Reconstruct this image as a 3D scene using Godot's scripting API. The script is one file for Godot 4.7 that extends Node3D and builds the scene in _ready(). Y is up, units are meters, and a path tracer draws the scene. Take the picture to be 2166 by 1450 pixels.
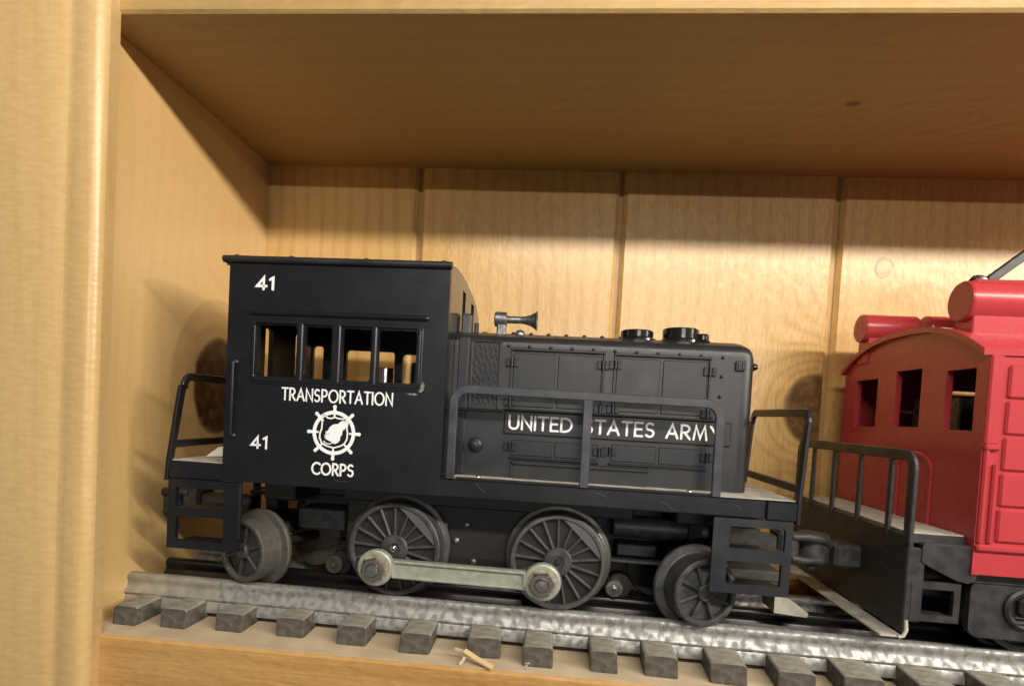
extends Node3D
# A close-up of two toy locomotives on a track, standing in a pine display shelf.
# Shapes are written in millimetres and committed in metres.

const MM := 0.001

# ------------------------------------------------------------------ mesh builder
class MB:
	var st := SurfaceTool.new()
	func _init() -> void:
		st.begin(Mesh.PRIMITIVE_TRIANGLES)
	func tri(a: Vector3, b: Vector3, c: Vector3, na: Vector3, nb: Vector3, nc: Vector3, ua := Vector2.ZERO, ub := Vector2.ZERO, uc := Vector2.ZERO) -> void:
		var g := (b - a).cross(c - a)
		if g.length_squared() < 1e-14:
			return
		var flip := g.dot(na + nb + nc) > 0.0
		st.set_normal(na); st.set_uv(ua); st.add_vertex(a * 0.001)
		if flip:
			st.set_normal(nc); st.set_uv(uc); st.add_vertex(c * 0.001)
			st.set_normal(nb); st.set_uv(ub); st.add_vertex(b * 0.001)
		else:
			st.set_normal(nb); st.set_uv(ub); st.add_vertex(b * 0.001)
			st.set_normal(nc); st.set_uv(uc); st.add_vertex(c * 0.001)
	func quad(a: Vector3, b: Vector3, c: Vector3, d: Vector3, n: Vector3) -> void:
		tri(a, b, c, n, n, n)
		tri(a, c, d, n, n, n)
	func quad_uv(a: Vector3, b: Vector3, c: Vector3, d: Vector3, n: Vector3, uvs: Array) -> void:
		tri(a, b, c, n, n, n, uvs[0], uvs[1], uvs[2])
		tri(a, c, d, n, n, n, uvs[0], uvs[2], uvs[3])
	func quads(a: Vector3, b: Vector3, c: Vector3, d: Vector3, na: Vector3, nb: Vector3, nc: Vector3, nd: Vector3) -> void:
		tri(a, b, c, na, nb, nc)
		tri(a, c, d, na, nc, nd)
	# box with chamfered edges
	func box(x0: float, x1: float, y0: float, y1: float, z0: float, z1: float, e := 0.0, t := Transform3D.IDENTITY) -> void:
		var lo := Vector3(x0, y0, z0)
		var hi := Vector3(x1, y1, z1)
		var ax := [Vector3.RIGHT, Vector3.UP, Vector3.BACK]
		var c := (lo + hi) / 2.0
		var h := (hi - lo) / 2.0
		e = minf(e, minf(h.x, minf(h.y, h.z)) * 0.9)
		for i in 3:
			var j := (i + 1) % 3
			var k := (i + 2) % 3
			for s in [-1.0, 1.0]:
				var n: Vector3 = ax[i] * s
				var p: Vector3 = c + ax[i] * s * h[i]
				var u: Vector3 = ax[j] * (h[j] - e)
				var v: Vector3 = ax[k] * (h[k] - e)
				quad(t * (p - u - v), t * (p + u - v), t * (p + u + v), t * (p - u + v), t.basis * n)
				if e > 0.0:
					for s2 in [-1.0, 1.0]:
						var n2: Vector3 = ax[j] * s2
						var a: Vector3 = p + n2 * (h[j] - e)
						var b: Vector3 = c + n2 * h[j] + n * (h[i] - e)
						var nn := ((n + n2) as Vector3).normalized()
						quad(t * (a - v), t * (a + v), t * (b + v), t * (b - v), t.basis * nn)
		if e > 0.0:
			for sx in [-1.0, 1.0]:
				for sy in [-1.0, 1.0]:
					for sz in [-1.0, 1.0]:
						var q := Vector3(sx, sy, sz)
						var a := c + Vector3(sx * h.x, sy * (h.y - e), sz * (h.z - e))
						var b := c + Vector3(sx * (h.x - e), sy * h.y, sz * (h.z - e))
						var d := c + Vector3(sx * (h.x - e), sy * (h.y - e), sz * h.z)
						var n := t.basis * q.normalized()
						tri(t * a, t * b, t * d, n, n, n)
	# surface of revolution round an axis: profile of Vector2(radius, height); flat shading across sharp profile corners
	func lathe(at: Vector3, axis: Vector3, profile: Array, seg := 32, arc0 := 0.0, arc1 := TAU) -> void:
		axis = axis.normalized()
		var s := axis.cross(Vector3.UP if absf(axis.y) < 0.9 else Vector3.RIGHT).normalized()
		var q := axis.cross(s)
		for i in profile.size() - 1:
			var p0: Vector2 = profile[i]
			var p1: Vector2 = profile[i + 1]
			var d := p1 - p0
			if d.length() < 1e-6:
				continue
			var nr := Vector2(d.y, -d.x).normalized()
			for k in seg:
				var a0 := arc0 + (arc1 - arc0) * k / seg
				var a1 := arc0 + (arc1 - arc0) * (k + 1) / seg
				var r0 := s * cos(a0) + q * sin(a0)
				var r1 := s * cos(a1) + q * sin(a1)
				var n0 := r0 * nr.x + axis * nr.y
				var n1 := r1 * nr.x + axis * nr.y
				quads(at + r0 * p0.x + axis * p0.y, at + r1 * p0.x + axis * p0.y, at + r1 * p1.x + axis * p1.y, at + r0 * p1.x + axis * p1.y, n0, n1, n1, n0)
	func cyl(a: Vector3, b: Vector3, r: float, seg := 24, e := 0.0) -> void:
		var l := (b - a).length()
		lathe(a, b - a, [Vector2(0, 0), Vector2(r - e, 0), Vector2(r, e), Vector2(r, l - e), Vector2(r - e, l), Vector2(0, l)], seg)
	# dome: hemisphere-like rivet head
	func dome(at: Vector3, axis: Vector3, r: float, h: float, seg := 12) -> void:
		var pr := []
		for i in 5:
			var a := PI / 2 * i / 4.0
			pr.append(Vector2(r * cos(a), h * sin(a)))
		lathe(at, axis, pr, seg)
	func sphere(at: Vector3, r: float, seg := 16) -> void:
		var pr := []
		for i in 9:
			var a := -PI / 2 + PI * i / 8.0
			pr.append(Vector2(r * cos(a), r * sin(a)))
		lathe(at, Vector3.UP, pr, seg)
	# round bar along points
	func tube(path: Array, r: float, seg := 10) -> void:
		var last_s := Vector3.ZERO
		var rings := []
		for i in path.size():
			var d: Vector3 = (path[mini(i + 1, path.size() - 1)] - path[maxi(i - 1, 0)]).normalized()
			var s := d.cross(Vector3(0.31, 0.17, 0.93)).normalized() if last_s == Vector3.ZERO else (last_s - d * last_s.dot(d)).normalized()
			last_s = s
			var q := d.cross(s)
			var ring := []
			for k in seg:
				var a := TAU * k / seg
				ring.append([path[i] + (s * cos(a) + q * sin(a)) * r, s * cos(a) + q * sin(a)])
			rings.append(ring)
		for i in path.size() - 1:
			for k in seg:
				var a = rings[i][k]
				var b = rings[i][(k + 1) % seg]
				var c = rings[i + 1][(k + 1) % seg]
				var d = rings[i + 1][k]
				quads(a[0], b[0], c[0], d[0], a[1], b[1], c[1], d[1])
		for en in [0, path.size() - 1]:
			var n: Vector3 = (path[0] - path[1]).normalized() if en == 0 else (path[en] - path[en - 1]).normalized()
			for k in seg:
				tri(path[en], rings[en][k][0], rings[en][(k + 1) % seg][0], n, n, n)
	# flat bar: path in a plane with normal `across`; w is its width in the plane, t0..t1 its reach along `across`
	func bar(given: Array, across: Vector3, w: float, t0: float, t1: float, e := 0.25) -> void:
		var secs := []
		var path := [given[0]]
		for p in given:
			if (p - path[-1]).length() > 0.01:
				path.append(p)
		for i in path.size():
			var d0: Vector3 = (path[i] - path[i - 1]).normalized() if i > 0 else (path[1] - path[0]).normalized()
			var d1: Vector3 = (path[i + 1] - path[i]).normalized() if i < path.size() - 1 else d0
			var d := (d0 + d1).normalized()
			var s := d.cross(across).normalized()
			var m := 1.0 / maxf(0.4, d.dot(d0))
			var p: Vector3 = path[i]
			var hw := w / 2.0 * m
			secs.append([
				p + s * (hw - e) + across * t1, p - s * (hw - e) + across * t1, p - s * hw + across * (t1 - e), p - s * hw + across * (t0 + e),
				p - s * (hw - e) + across * t0, p + s * (hw - e) + across * t0, p + s * hw + across * (t0 + e), p + s * hw + across * (t1 - e), p + across * (t0 + t1) / 2.0])
		for i in path.size() - 1:
			var mid: Vector3 = (secs[i][8] + secs[i + 1][8]) / 2.0
			for k in 8:
				var a: Vector3 = secs[i][k]
				var b: Vector3 = secs[i][(k + 1) % 8]
				var c: Vector3 = secs[i + 1][(k + 1) % 8]
				var d: Vector3 = secs[i + 1][k]
				var n := (b - a).cross(d - a).normalized()
				if n.dot((a + b + c + d) / 4.0 - mid) < 0.0:
					n = -n
				quad(a, b, c, d, n)
		for en in [0, path.size() - 1]:
			var n: Vector3 = (path[0] - path[1]).normalized() if en == 0 else (path[en] - path[en - 1]).normalized()
			for k in 8:
				tri(secs[en][8], secs[en][k], secs[en][(k + 1) % 8], n, n, n)
	# polygon (counter-clockwise or not) in a frame, extruded from d0 to d1 along the frame's z
	func prism(poly: PackedVector2Array, d0: float, d1: float, fr := Transform3D.IDENTITY, smooth := false) -> void:
		var ids := Geometry2D.triangulate_polygon(poly)
		var nz := fr.basis.z.normalized()
		for s in [0, 1]:
			var d := d1 if s == 1 else d0
			var n := nz if s == 1 else -nz
			for i in range(0, ids.size(), 3):
				var q := []
				for k in 3:
					var p := poly[ids[i + k]]
					q.append(fr * Vector3(p.x, p.y, d))
				tri(q[0], q[1], q[2], n, n, n)
		var cw := 1.0 if Geometry2D.is_polygon_clockwise(poly) else -1.0
		var m := poly.size()
		var ns := []
		for i in m:
			var d := poly[(i + 1) % m] - poly[i]
			ns.append(Vector2(-d.y, d.x).normalized() * cw)
		for i in m:
			var a := poly[i]
			var b := poly[(i + 1) % m]
			var n0: Vector2 = ns[i]
			var n1: Vector2 = ns[i]
			if smooth:
				if n0.dot(ns[(i + m - 1) % m]) > 0.75:
					n0 = (n0 + ns[(i + m - 1) % m]).normalized()
				if n1.dot(ns[(i + 1) % m]) > 0.75:
					n1 = (n1 + ns[(i + 1) % m]).normalized()
			var w0 := fr.basis * Vector3(n0.x, n0.y, 0)
			var w1 := fr.basis * Vector3(n1.x, n1.y, 0)
			quads(fr * Vector3(a.x, a.y, d0), fr * Vector3(b.x, b.y, d0), fr * Vector3(b.x, b.y, d1), fr * Vector3(a.x, a.y, d1), w0, w1, w1, w0)
	# flat wall in a frame (x, y) from d0 to d1 with rectangular openings Rect(x0,x1,y0,y1), corners rounded by c
	func wall(x0: float, x1: float, y0: float, y1: float, d0: float, d1: float, holes: Array, fr := Transform3D.IDENTITY, c := 0.0) -> void:
		var xs := [x0, x1]
		var ys := [y0, y1]
		for h in holes:
			xs.append_array([h[0], h[1]])
			ys.append_array([h[2], h[3]])
		xs.sort()
		ys.sort()
		var nz := fr.basis.z
		var solid := func(x: float, y: float) -> bool:
			if x < x0 or x > x1 or y < y0 or y > y1:
				return false
			for h in holes:
				if x > h[0] and x < h[1] and y > h[2] and y < h[3]:
					return false
			return true
		for i in xs.size() - 1:
			for j in ys.size() - 1:
				var a: float = xs[i]
				var b: float = xs[i + 1]
				var p: float = ys[j]
				var q: float = ys[j + 1]
				if b - a < 1e-5 or q - p < 1e-5:
					continue
				var mx := (a + b) / 2.0
				var my := (p + q) / 2.0
				if not solid.call(mx, my):
					continue
				for s in [0, 1]:
					var d := d1 if s == 1 else d0
					quad(fr * Vector3(a, p, d), fr * Vector3(b, p, d), fr * Vector3(b, q, d), fr * Vector3(a, q, d), nz * (1.0 if s == 1 else -1.0))
				if not solid.call(a - 1e-3, my):
					quad(fr * Vector3(a, p, d0), fr * Vector3(a, q, d0), fr * Vector3(a, q, d1), fr * Vector3(a, p, d1), -fr.basis.x)
				if not solid.call(b + 1e-3, my):
					quad(fr * Vector3(b, p, d0), fr * Vector3(b, q, d0), fr * Vector3(b, q, d1), fr * Vector3(b, p, d1), fr.basis.x)
				if not solid.call(mx, p - 1e-3):
					quad(fr * Vector3(a, p, d0), fr * Vector3(b, p, d0), fr * Vector3(b, p, d1), fr * Vector3(a, p, d1), -fr.basis.y)
				if not solid.call(mx, q + 1e-3):
					quad(fr * Vector3(a, q, d0), fr * Vector3(b, q, d0), fr * Vector3(b, q, d1), fr * Vector3(a, q, d1), fr.basis.y)
		if c > 0.0:
			for h in holes:
				for sx in [0, 1]:
					for sy in [0, 1]:
						var k := Vector2(h[sx], h[2 + sy])
						var dx := c if sx == 0 else -c
						var dy := c if sy == 0 else -c
						var pl := PackedVector2Array([k])
						for t in 5:
							var an := PI / 2 * t / 4.0
							pl.append(k + Vector2(dx * (1.0 - sin(an)), dy * (1.0 - cos(an))))
						prism(pl, d0 + 0.01, d1 - 0.01, fr, true)

func put(m: MB, called: String, mat: Material, parent: Node = self) -> MeshInstance3D:
	var o := MeshInstance3D.new()
	o.name = called
	o.mesh = m.st.commit()
	o.mesh.surface_set_material(0, mat)
	parent.add_child(o, true)
	return o

func thing(called: String, label: String, category: String, xf := Transform3D.IDENTITY) -> Node3D:
	var o := Node3D.new()
	o.name = called
	add_child(o, true)
	o.transform = xf
	o.set_meta("label", label)
	o.set_meta("category", category)
	return o

func structure(o: Node, label: String) -> void:
	o.set_meta("kind", "structure")
	o.set_meta("label", label)

func lin(r: float, g: float, b: float) -> Color:
	return Color(r, g, b).linear_to_srgb()

func mat(c: Color, rough: float, metal := 0.0, spec := 0.5) -> StandardMaterial3D:
	var m := StandardMaterial3D.new()
	m.albedo_color = c
	m.roughness = rough
	m.metallic = metal
	m.metallic_specular = spec
	return m

func noise(sd: int, freq: float, oct := 3) -> FastNoiseLite:
	var n := FastNoiseLite.new()
	n.seed = sd
	n.noise_type = FastNoiseLite.TYPE_SIMPLEX_SMOOTH
	n.frequency = freq
	n.fractal_type = FastNoiseLite.FRACTAL_FBM
	n.fractal_octaves = oct
	return n

# ------------------------------------------------------------------ wood
# An image of a pine board: width x height in mm, grain along y. knots: [x, y, r, darkness]. fleck: how mottled the figure is.
func wood_images(w: int, h: int, mw: float, mh: float, knots: Array, sd: int, light: Color, dark: Color, fleck: float, streak: float) -> Array:
	var im := Image.create(w, h, false, Image.FORMAT_RGB8)
	var bump := Image.create(w, h, false, Image.FORMAT_RGB8)
	var n1 := noise(sd, 0.011, 3)
	var n2 := noise(sd + 1, 0.55, 2)
	var n3 := noise(sd + 2, 0.16, 3)
	var n4 := noise(sd + 3, 0.012, 2)
	var n5 := noise(sd + 4, 0.34, 3)
	var kcol := lin(0.028, 0.010, 0.003)
	for j in h:
		var y := mh * (1.0 - (j + 0.5) / h)
		for i in w:
			var x := mw * (i + 0.5) / w
			var g := x + 9.0 * n1.get_noise_2d(x, y * 0.25)
			var kd := 0.0
			var near_knot := 0.0
			for k in knots:
				var dx: float = x - k[0]
				var dy: float = (y - k[1]) * 0.85
				var d := sqrt(dx * dx + dy * dy) + 0.5 * n3.get_noise_2d(x * 0.4, y * 0.4)
				var r: float = k[2]
				var wt := exp(-pow(d / (r * 1.9), 2.0))
				g = lerpf(g, d * 1.15 + 3.0, wt)
				near_knot = maxf(near_knot, wt)
				kd = maxf(kd, float(k[3]) * (1.0 - smoothstep(r * 0.82, r * 1.02, d)) * (0.92 + 0.30 * n3.get_noise_2d(x, y)))
				if k[3] > 0.9:
					kd = maxf(kd, 0.10 * (1.0 - smoothstep(r * 1.62, r * 1.70, d)) + 0.05 * (1.0 - smoothstep(r * 1.2, r * 1.28, d)))
				if k[3] < 0.5:
					kd = maxf(kd, (0.42 + 0.5 * n3.get_noise_2d(x * 0.9, y * 0.9)) * exp(-pow((d - r - 0.6 * n4.get_noise_2d(x * 9.0, y * 9.0)) / 0.32, 2.0)))
			var ring := 0.5 + 0.5 * sin(g * 0.95 + 1.6 * n4.get_noise_2d(x, y))
			ring = pow(ring, 3.0)
			var fib := n2.get_noise_2d(x * 2.2, y * 0.06)
			var fl := n5.get_noise_2d(x * 0.5, y * 1.6) if streak < 0.5 else n5.get_noise_2d(x * 2.0, y * 0.5)
			var bl := n4.get_noise_2d(x * 1.0 + 70.0, y * 0.7)
			var t := clampf(0.30 + 0.34 * ring * (streak + 0.9 * near_knot) + 0.22 * fib * streak + 0.42 * bl + fleck * 0.95 * fl, 0.0, 1.0)
			var c := light.lerp(dark, t)
			c = c.lerp(kcol, clampf(kd, 0.0, 1.0))
			im.set_pixel(i, j, c)
			var hgt := clampf(0.5 + 0.10 * fib * streak + fleck * 0.55 * fl + 0.36 * n3.get_noise_2d(x * 0.8, y * 0.5), 0.0, 1.0)
			bump.set_pixel(i, j, Color(hgt, hgt, hgt))
	bump.bump_map_to_normal_map(3.0)
	return [im, bump]

func wood(images: Array, rough: float, relief: float) -> StandardMaterial3D:
	var m := mat(Color.WHITE, rough, 0.0, 0.5)
	m.albedo_texture = ImageTexture.create_from_image(images[0])
	m.normal_enabled = true
	m.normal_scale = relief
	m.normal_texture = ImageTexture.create_from_image(images[1])
	return m

# A mottled material: two colours mixed by noise, mapped on the thing's own axes; freq is in cells per metre / 1000
func mottled(a: Color, b: Color, sd: int, size_mm: float, rough: float, metal := 0.0, contrast := 1.0, bias := 0.5, rough_b := -1.0, relief := 0.0, oct := 4, n := 256, freq := 4.0) -> StandardMaterial3D:
	var im := Image.create(n, n, false, Image.FORMAT_RGB8)
	var ro := Image.create(n, n, false, Image.FORMAT_RGB8)
	var bu := Image.create(n, n, false, Image.FORMAT_RGB8)
	var f := noise(sd, freq, oct)
	for j in n:
		for i in n:
			# a torus in four dimensions is out of reach; blend the edges so that the tile repeats without a seam
			var u := float(i) / n
			var v := float(j) / n
			var q := f.get_noise_2d(u, v) * (1.0 - u) * (1.0 - v) + f.get_noise_2d(u - 1.0, v) * u * (1.0 - v) + f.get_noise_2d(u, v - 1.0) * (1.0 - u) * v + f.get_noise_2d(u - 1.0, v - 1.0) * u * v
			var wsum := sqrt(pow((1.0 - u) * (1.0 - v), 2) + pow(u * (1.0 - v), 2) + pow((1.0 - u) * v, 2) + pow(u * v, 2))
			var t := clampf(bias + q / wsum * contrast, 0.0, 1.0)
			im.set_pixel(i, j, a.lerp(b, t))
			var r := lerpf(rough, rough_b if rough_b >= 0.0 else rough, t)
			ro.set_pixel(i, j, Color(r, r, r))
			bu.set_pixel(i, j, Color(t, t, t))
	var m := mat(Color.WHITE, 1.0, metal)
	m.albedo_texture = ImageTexture.create_from_image(im)
	m.roughness_texture = ImageTexture.create_from_image(ro)
	m.uv1_triplanar = true
	m.uv1_triplanar_sharpness = 4.0
	m.uv1_scale = Vector3.ONE * (1000.0 / size_mm)
	if relief > 0.0:
		bu.bump_map_to_normal_map(2.0)
		m.normal_enabled = true
		m.normal_scale = relief
		m.normal_texture = ImageTexture.create_from_image(bu)
	return m

var M := {}

func materials() -> void:
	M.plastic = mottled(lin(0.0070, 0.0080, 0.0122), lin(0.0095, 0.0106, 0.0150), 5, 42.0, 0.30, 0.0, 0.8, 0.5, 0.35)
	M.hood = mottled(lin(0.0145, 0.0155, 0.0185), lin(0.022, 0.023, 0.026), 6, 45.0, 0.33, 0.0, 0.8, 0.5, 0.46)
	M.gloss_black = mat(lin(0.010, 0.009, 0.009), 0.16)
	M.end_gloss = mat(lin(0.020, 0.019, 0.018), 0.16, 0.0, 1.0)
	M.soot = mat(lin(0.012, 0.011, 0.010), 0.65)
	M.handrail = mottled(lin(0.040, 0.042, 0.048), lin(0.075, 0.078, 0.088), 9, 30.0, 0.38, 0.3, 0.9, 0.5, 0.5)
	M.dark_rail = mat(lin(0.012, 0.012, 0.013), 0.4, 0.2)
	M.dust = mottled(lin(0.50, 0.475, 0.40), lin(0.30, 0.285, 0.24), 11, 25.0, 0.95, 0.0, 0.8, 0.35)
	M.wheel = mottled(lin(0.045, 0.046, 0.048), lin(0.085, 0.085, 0.085), 12, 16.0, 0.42, 0.35, 0.9, 0.45, 0.6)
	M.tread = mottled(lin(0.20, 0.20, 0.19), lin(0.10, 0.10, 0.095), 13, 18.0, 0.34, 0.8, 0.9, 0.4, 0.5)
	M.dusty_wheel = mottled(lin(0.095, 0.088, 0.072), lin(0.060, 0.057, 0.051), 14, 14.0, 0.6, 0.2, 0.9, 0.45, 0.75)
	M.zinc = mottled(lin(0.42, 0.43, 0.36), lin(0.28, 0.29, 0.235), 15, 14.0, 0.42, 0.35, 0.9, 0.4, 0.55)
	M.nut = mottled(lin(0.62, 0.60, 0.56), lin(0.36, 0.33, 0.29), 16, 6.0, 0.20, 0.95, 0.8, 0.35, 0.34)
	M.rust = mottled(lin(0.38, 0.36, 0.30), lin(0.23, 0.18, 0.11), 17, 6.0, 0.6, 0.4, 0.9, 0.4, 0.7)
	M.chrome = mat(lin(0.80, 0.80, 0.82), 0.14, 1.0)
	M.casting = mottled(lin(0.30, 0.31, 0.31), lin(0.14, 0.145, 0.15), 18, 9.0, 0.36, 0.85, 0.9, 0.5, 0.45)
	M.weight = mat(lin(0.10, 0.102, 0.105), 0.45, 0.2)
	M.white = mat(lin(0.86, 0.88, 0.88), 0.5)
	M.rail = mottled(lin(0.35, 0.35, 0.335), lin(0.19, 0.186, 0.172), 21, 83.0, 0.38, 0.35, 1.7, 0.40, 0.66, 0.0, 5, 512, 30.0)
	M.rail_dull = mottled(lin(0.44, 0.42, 0.36), lin(0.27, 0.255, 0.22), 22, 30.0, 0.45, 0.5, 0.9, 0.5, 0.62)
	M.rail_black = mat(lin(0.030, 0.030, 0.030), 0.26, 0.6)
	M.tie = mottled(lin(0.125, 0.112, 0.088), lin(0.058, 0.050, 0.038), 23, 14.0, 0.9, 0.0, 1.0, 0.5, 0.95, 0.25)
	M.tie_dust = mottled(lin(0.29, 0.27, 0.222), lin(0.17, 0.157, 0.128), 24, 16.0, 0.97, 0.0, 0.9, 0.45)
	M.shelf_dust = mottled(lin(0.60, 0.48, 0.325), lin(0.46, 0.355, 0.225), 25, 60.0, 0.85, 0.0, 0.8, 0.4)
	M.red = mottled(lin(0.46, 0.046, 0.054), lin(0.42, 0.042, 0.049), 26, 40.0, 0.26, 0.0, 0.5, 0.5, 0.29)
	M.black_frame = mottled(lin(0.022, 0.022, 0.023), lin(0.034, 0.033, 0.033), 27, 22.0, 0.40, 0.0, 0.9, 0.4, 0.6)

# ------------------------------------------------------------------ the place
const BACK := -92.5
const UNDER := 164.3       # underside of the upper shelf above the lower one

func build_shelf() -> void:
	var pale := lin(0.650, 0.420, 0.165)
	var honey := lin(0.490, 0.285, 0.085)
	# the tongue-and-groove back: planks about 83 mm wide, with a recessed bead between them
	var back := Node3D.new()
	back.name = "back_wall"
	add_child(back)
	structure(back, "varnished pine plank back wall of the display shelf")
	var edges := [-146.0, -61.0, 21.5, 105.5, 188.0, 271.0]
	var specs := [
		[[], 41, 0.12, 1.25],
		[[], 52, 0.42, 1.05],
		[[[79.0, 75.0, 13.0, 0.66]], 63, 0.50, 0.95],
		[[[16.5, 131.6, 3.2, 0.12], [30.0, 40.0, 9.0, 0.7]], 74, 0.45, 0.8],
		[[], 85, 0.35, 0.9]]
	for k in edges.size() - 1:
		var x0: float = edges[k] + 1.4
		var x1: float = edges[k + 1] - 1.4
		var sp = specs[k]
		var ims := wood_images(360, 640, x1 - x0, 168.0, sp[0], sp[1], pale, honey, sp[2], sp[3])
		var m := MB.new()
		# face, bevelled edges, sides
		var pr := [Vector2(x0 - 1.0, -3.2), Vector2(x0 - 0.6, -1.6), Vector2(x0 + 0.9, 0), Vector2(x1 - 0.9, 0), Vector2(x1 + 0.4, -1.3), Vector2(x1 + 0.7, -3.2)]
		for i in pr.size() - 1:
			var a: Vector2 = pr[i]
			var b: Vector2 = pr[i + 1]
			var n := Vector3(-(b.y - a.y), 0, b.x - a.x).normalized()
			var ua := (a.x - x0) / (x1 - x0)
			var ub := (b.x - x0) / (x1 - x0)
			m.quad_uv(Vector3(a.x, -1.5, BACK + a.y), Vector3(b.x, -1.5, BACK + b.y), Vector3(b.x, 166.5, BACK + b.y), Vector3(a.x, 166.5, BACK + a.y), n, [Vector2(ua, 1), Vector2(ub, 1), Vector2(ub, 0), Vector2(ua, 0)])
		m.quad(Vector3(x0 - 1, -1.5, BACK - 10), Vector3(x1 + 0.7, -1.5, BACK - 10), Vector3(x1 + 0.7, 166.5, BACK - 10), Vector3(x0 - 1, 166.5, BACK - 10), Vector3.FORWARD)
		put(m, "plank", wood(ims, 0.27, 0.14), back)
	# tongues seen at the bottom of the joints
	var tongue := mat(lin(0.42, 0.25, 0.09), 0.4)
	for k in range(1, edges.size() - 1):
		var m := MB.new()
		m.box(edges[k] - 3.2, edges[k] + 3.2, -1.4, 166.4, BACK - 9.0, BACK - 2.2)
		put(m, "tongue", tongue, back)
	# upper shelf
	var ims_u := wood_images(360, 640, 110.0, 480.0, [[62.0, 259.0, 1.8, 0.52]], 91, lin(0.440, 0.295, 0.120), lin(0.355, 0.222, 0.078), 0.15, 0.6)
	var wu := wood(ims_u, 0.38, 0.25)
	var up := MB.new()
	board(up, -170.0, 300.0, UNDER, UNDER + 18.0, BACK - 9.5, 0.0)
	structure(put(up, "upper_shelf", wu), "honey coloured pine shelf board above the locomotives")
	# lower shelf: its top carries a film of dust, its front edge is bare varnish
	var lo := MB.new()
	board(lo, -170.0, 300.0, -18.0, -0.3, BACK - 9.5, 0.0)
	var low := put(lo, "lower_shelf", wood(wood_images(300, 640, 110.0, 480.0, [], 95, lin(0.541, 0.323, 0.119), lin(0.410, 0.210, 0.062), 0.2, 1.0), 0.30, 0.3))
	structure(low, "pine shelf board that carries the track")
	var du := MB.new()
	du.box(-127.5, 298.0, -0.25, 0.0, BACK + 0.5, -0.75)
	put(du, "dust_film", M.shelf_dust, low)
	# left side panel
	var ims_s := wood_images(360, 640, 96.0, 172.0, [[62.0, 72.5, 16.8, 1.0]], 33, lin(0.715, 0.490, 0.220), lin(0.620, 0.395, 0.150), 0.22, 0.45)
	var ws := wood(ims_s, 0.29, 0.12)
	var sd := MB.new()
	var z0 := -0.9
	var z1 := BACK - 3.0
	sd.quad_uv(Vector3(-126.2, -1.0, z0), Vector3(-126.2, -1.0, z1), Vector3(-126.2, 166.0, z1), Vector3(-126.2, 166.0, z0), Vector3.RIGHT, [Vector2(0, 1), Vector2(1, 1), Vector2(1, 0), Vector2(0, 0)])
	sd.quad(Vector3(-144, -1.0, z0), Vector3(-144, -1.0, z1), Vector3(-144, 166.0, z1), Vector3(-144, 166.0, z0), Vector3.LEFT)
	sd.quad(Vector3(-144, -1.0, z0), Vector3(-126.2, -1.0, z0), Vector3(-126.2, 166.0, z0), Vector3(-144, 166.0, z0), Vector3.BACK)
	structure(put(sd, "side_panel", ws), "pale pine side panel with a dark oval knot")
	# face-frame stile: a rounded moulding standing in front of the panel
	var ims_f := wood_images(300, 700, 80.0, 260.0, [], 37, lin(0.640, 0.445, 0.210), lin(0.540, 0.345, 0.135), 0.34, 0.49)
	var wf := wood(ims_f, 0.33, 0.15)
	var pr := [Vector2(-119.3, -0.6), Vector2(-118.6, 3.6), Vector2(-118.7, 4.6), Vector2(-119.1, 5.4), Vector2(-119.8, 6.0), Vector2(-120.8, 6.3), Vector2(-122.5, 6.4), Vector2(-124.3, 6.3), Vector2(-125.3, 6.2), Vector2(-126.2, 6.05), Vector2(-127.2, 6.05)]
	for i in 15:
		var a := PI * (0.05 + i / 14.0 * 0.87)
		pr.append(Vector2(-127.2 - 19.0 * (1.0 - cos(a)), 5.85 + 1.5 * sin(a)))
	pr.append(Vector2(-168.0, -0.6))
	var sf := MB.new()
	var len := 0.0
	var lens := [0.0]
	var ns := []
	for i in pr.size() - 1:
		len += (pr[i + 1] - pr[i]).length()
		lens.append(len)
		var d: Vector2 = pr[i + 1] - pr[i]
		ns.append(Vector3(d.y, 0, -d.x).normalized())
	for i in pr.size() - 1:
		var a: Vector2 = pr[i]
		var b: Vector2 = pr[i + 1]
		var na: Vector3 = ns[i]
		var nb: Vector3 = ns[i]
		if i > 1:
			na = (ns[i] + ns[i - 1]).normalized()
		if i > 0 and i < pr.size() - 2:
			nb = (ns[i] + ns[i + 1]).normalized()
		var u0: float = lens[i] / 80.0
		var u1: float = lens[i + 1] / 80.0
		var p := [Vector3(a.x, -40, a.y), Vector3(b.x, -40, b.y), Vector3(b.x, 220, b.y), Vector3(a.x, 220, a.y)]
		sf.tri(p[0], p[1], p[2], na, nb, nb, Vector2(u0, 1), Vector2(u1, 1), Vector2(u1, 0))
		sf.tri(p[0], p[2], p[3], na, nb, na, Vector2(u0, 1), Vector2(u1, 0), Vector2(u0, 0))
	sf.quad(Vector3(-119.3, -40, -0.6), Vector3(-168, -40, -0.6), Vector3(-168, 220, -0.6), Vector3(-119.3, 220, -0.6), Vector3.FORWARD)
	structure(put(sf, "face_frame", wf), "rounded pale pine upright at the front of the shelf")

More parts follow.
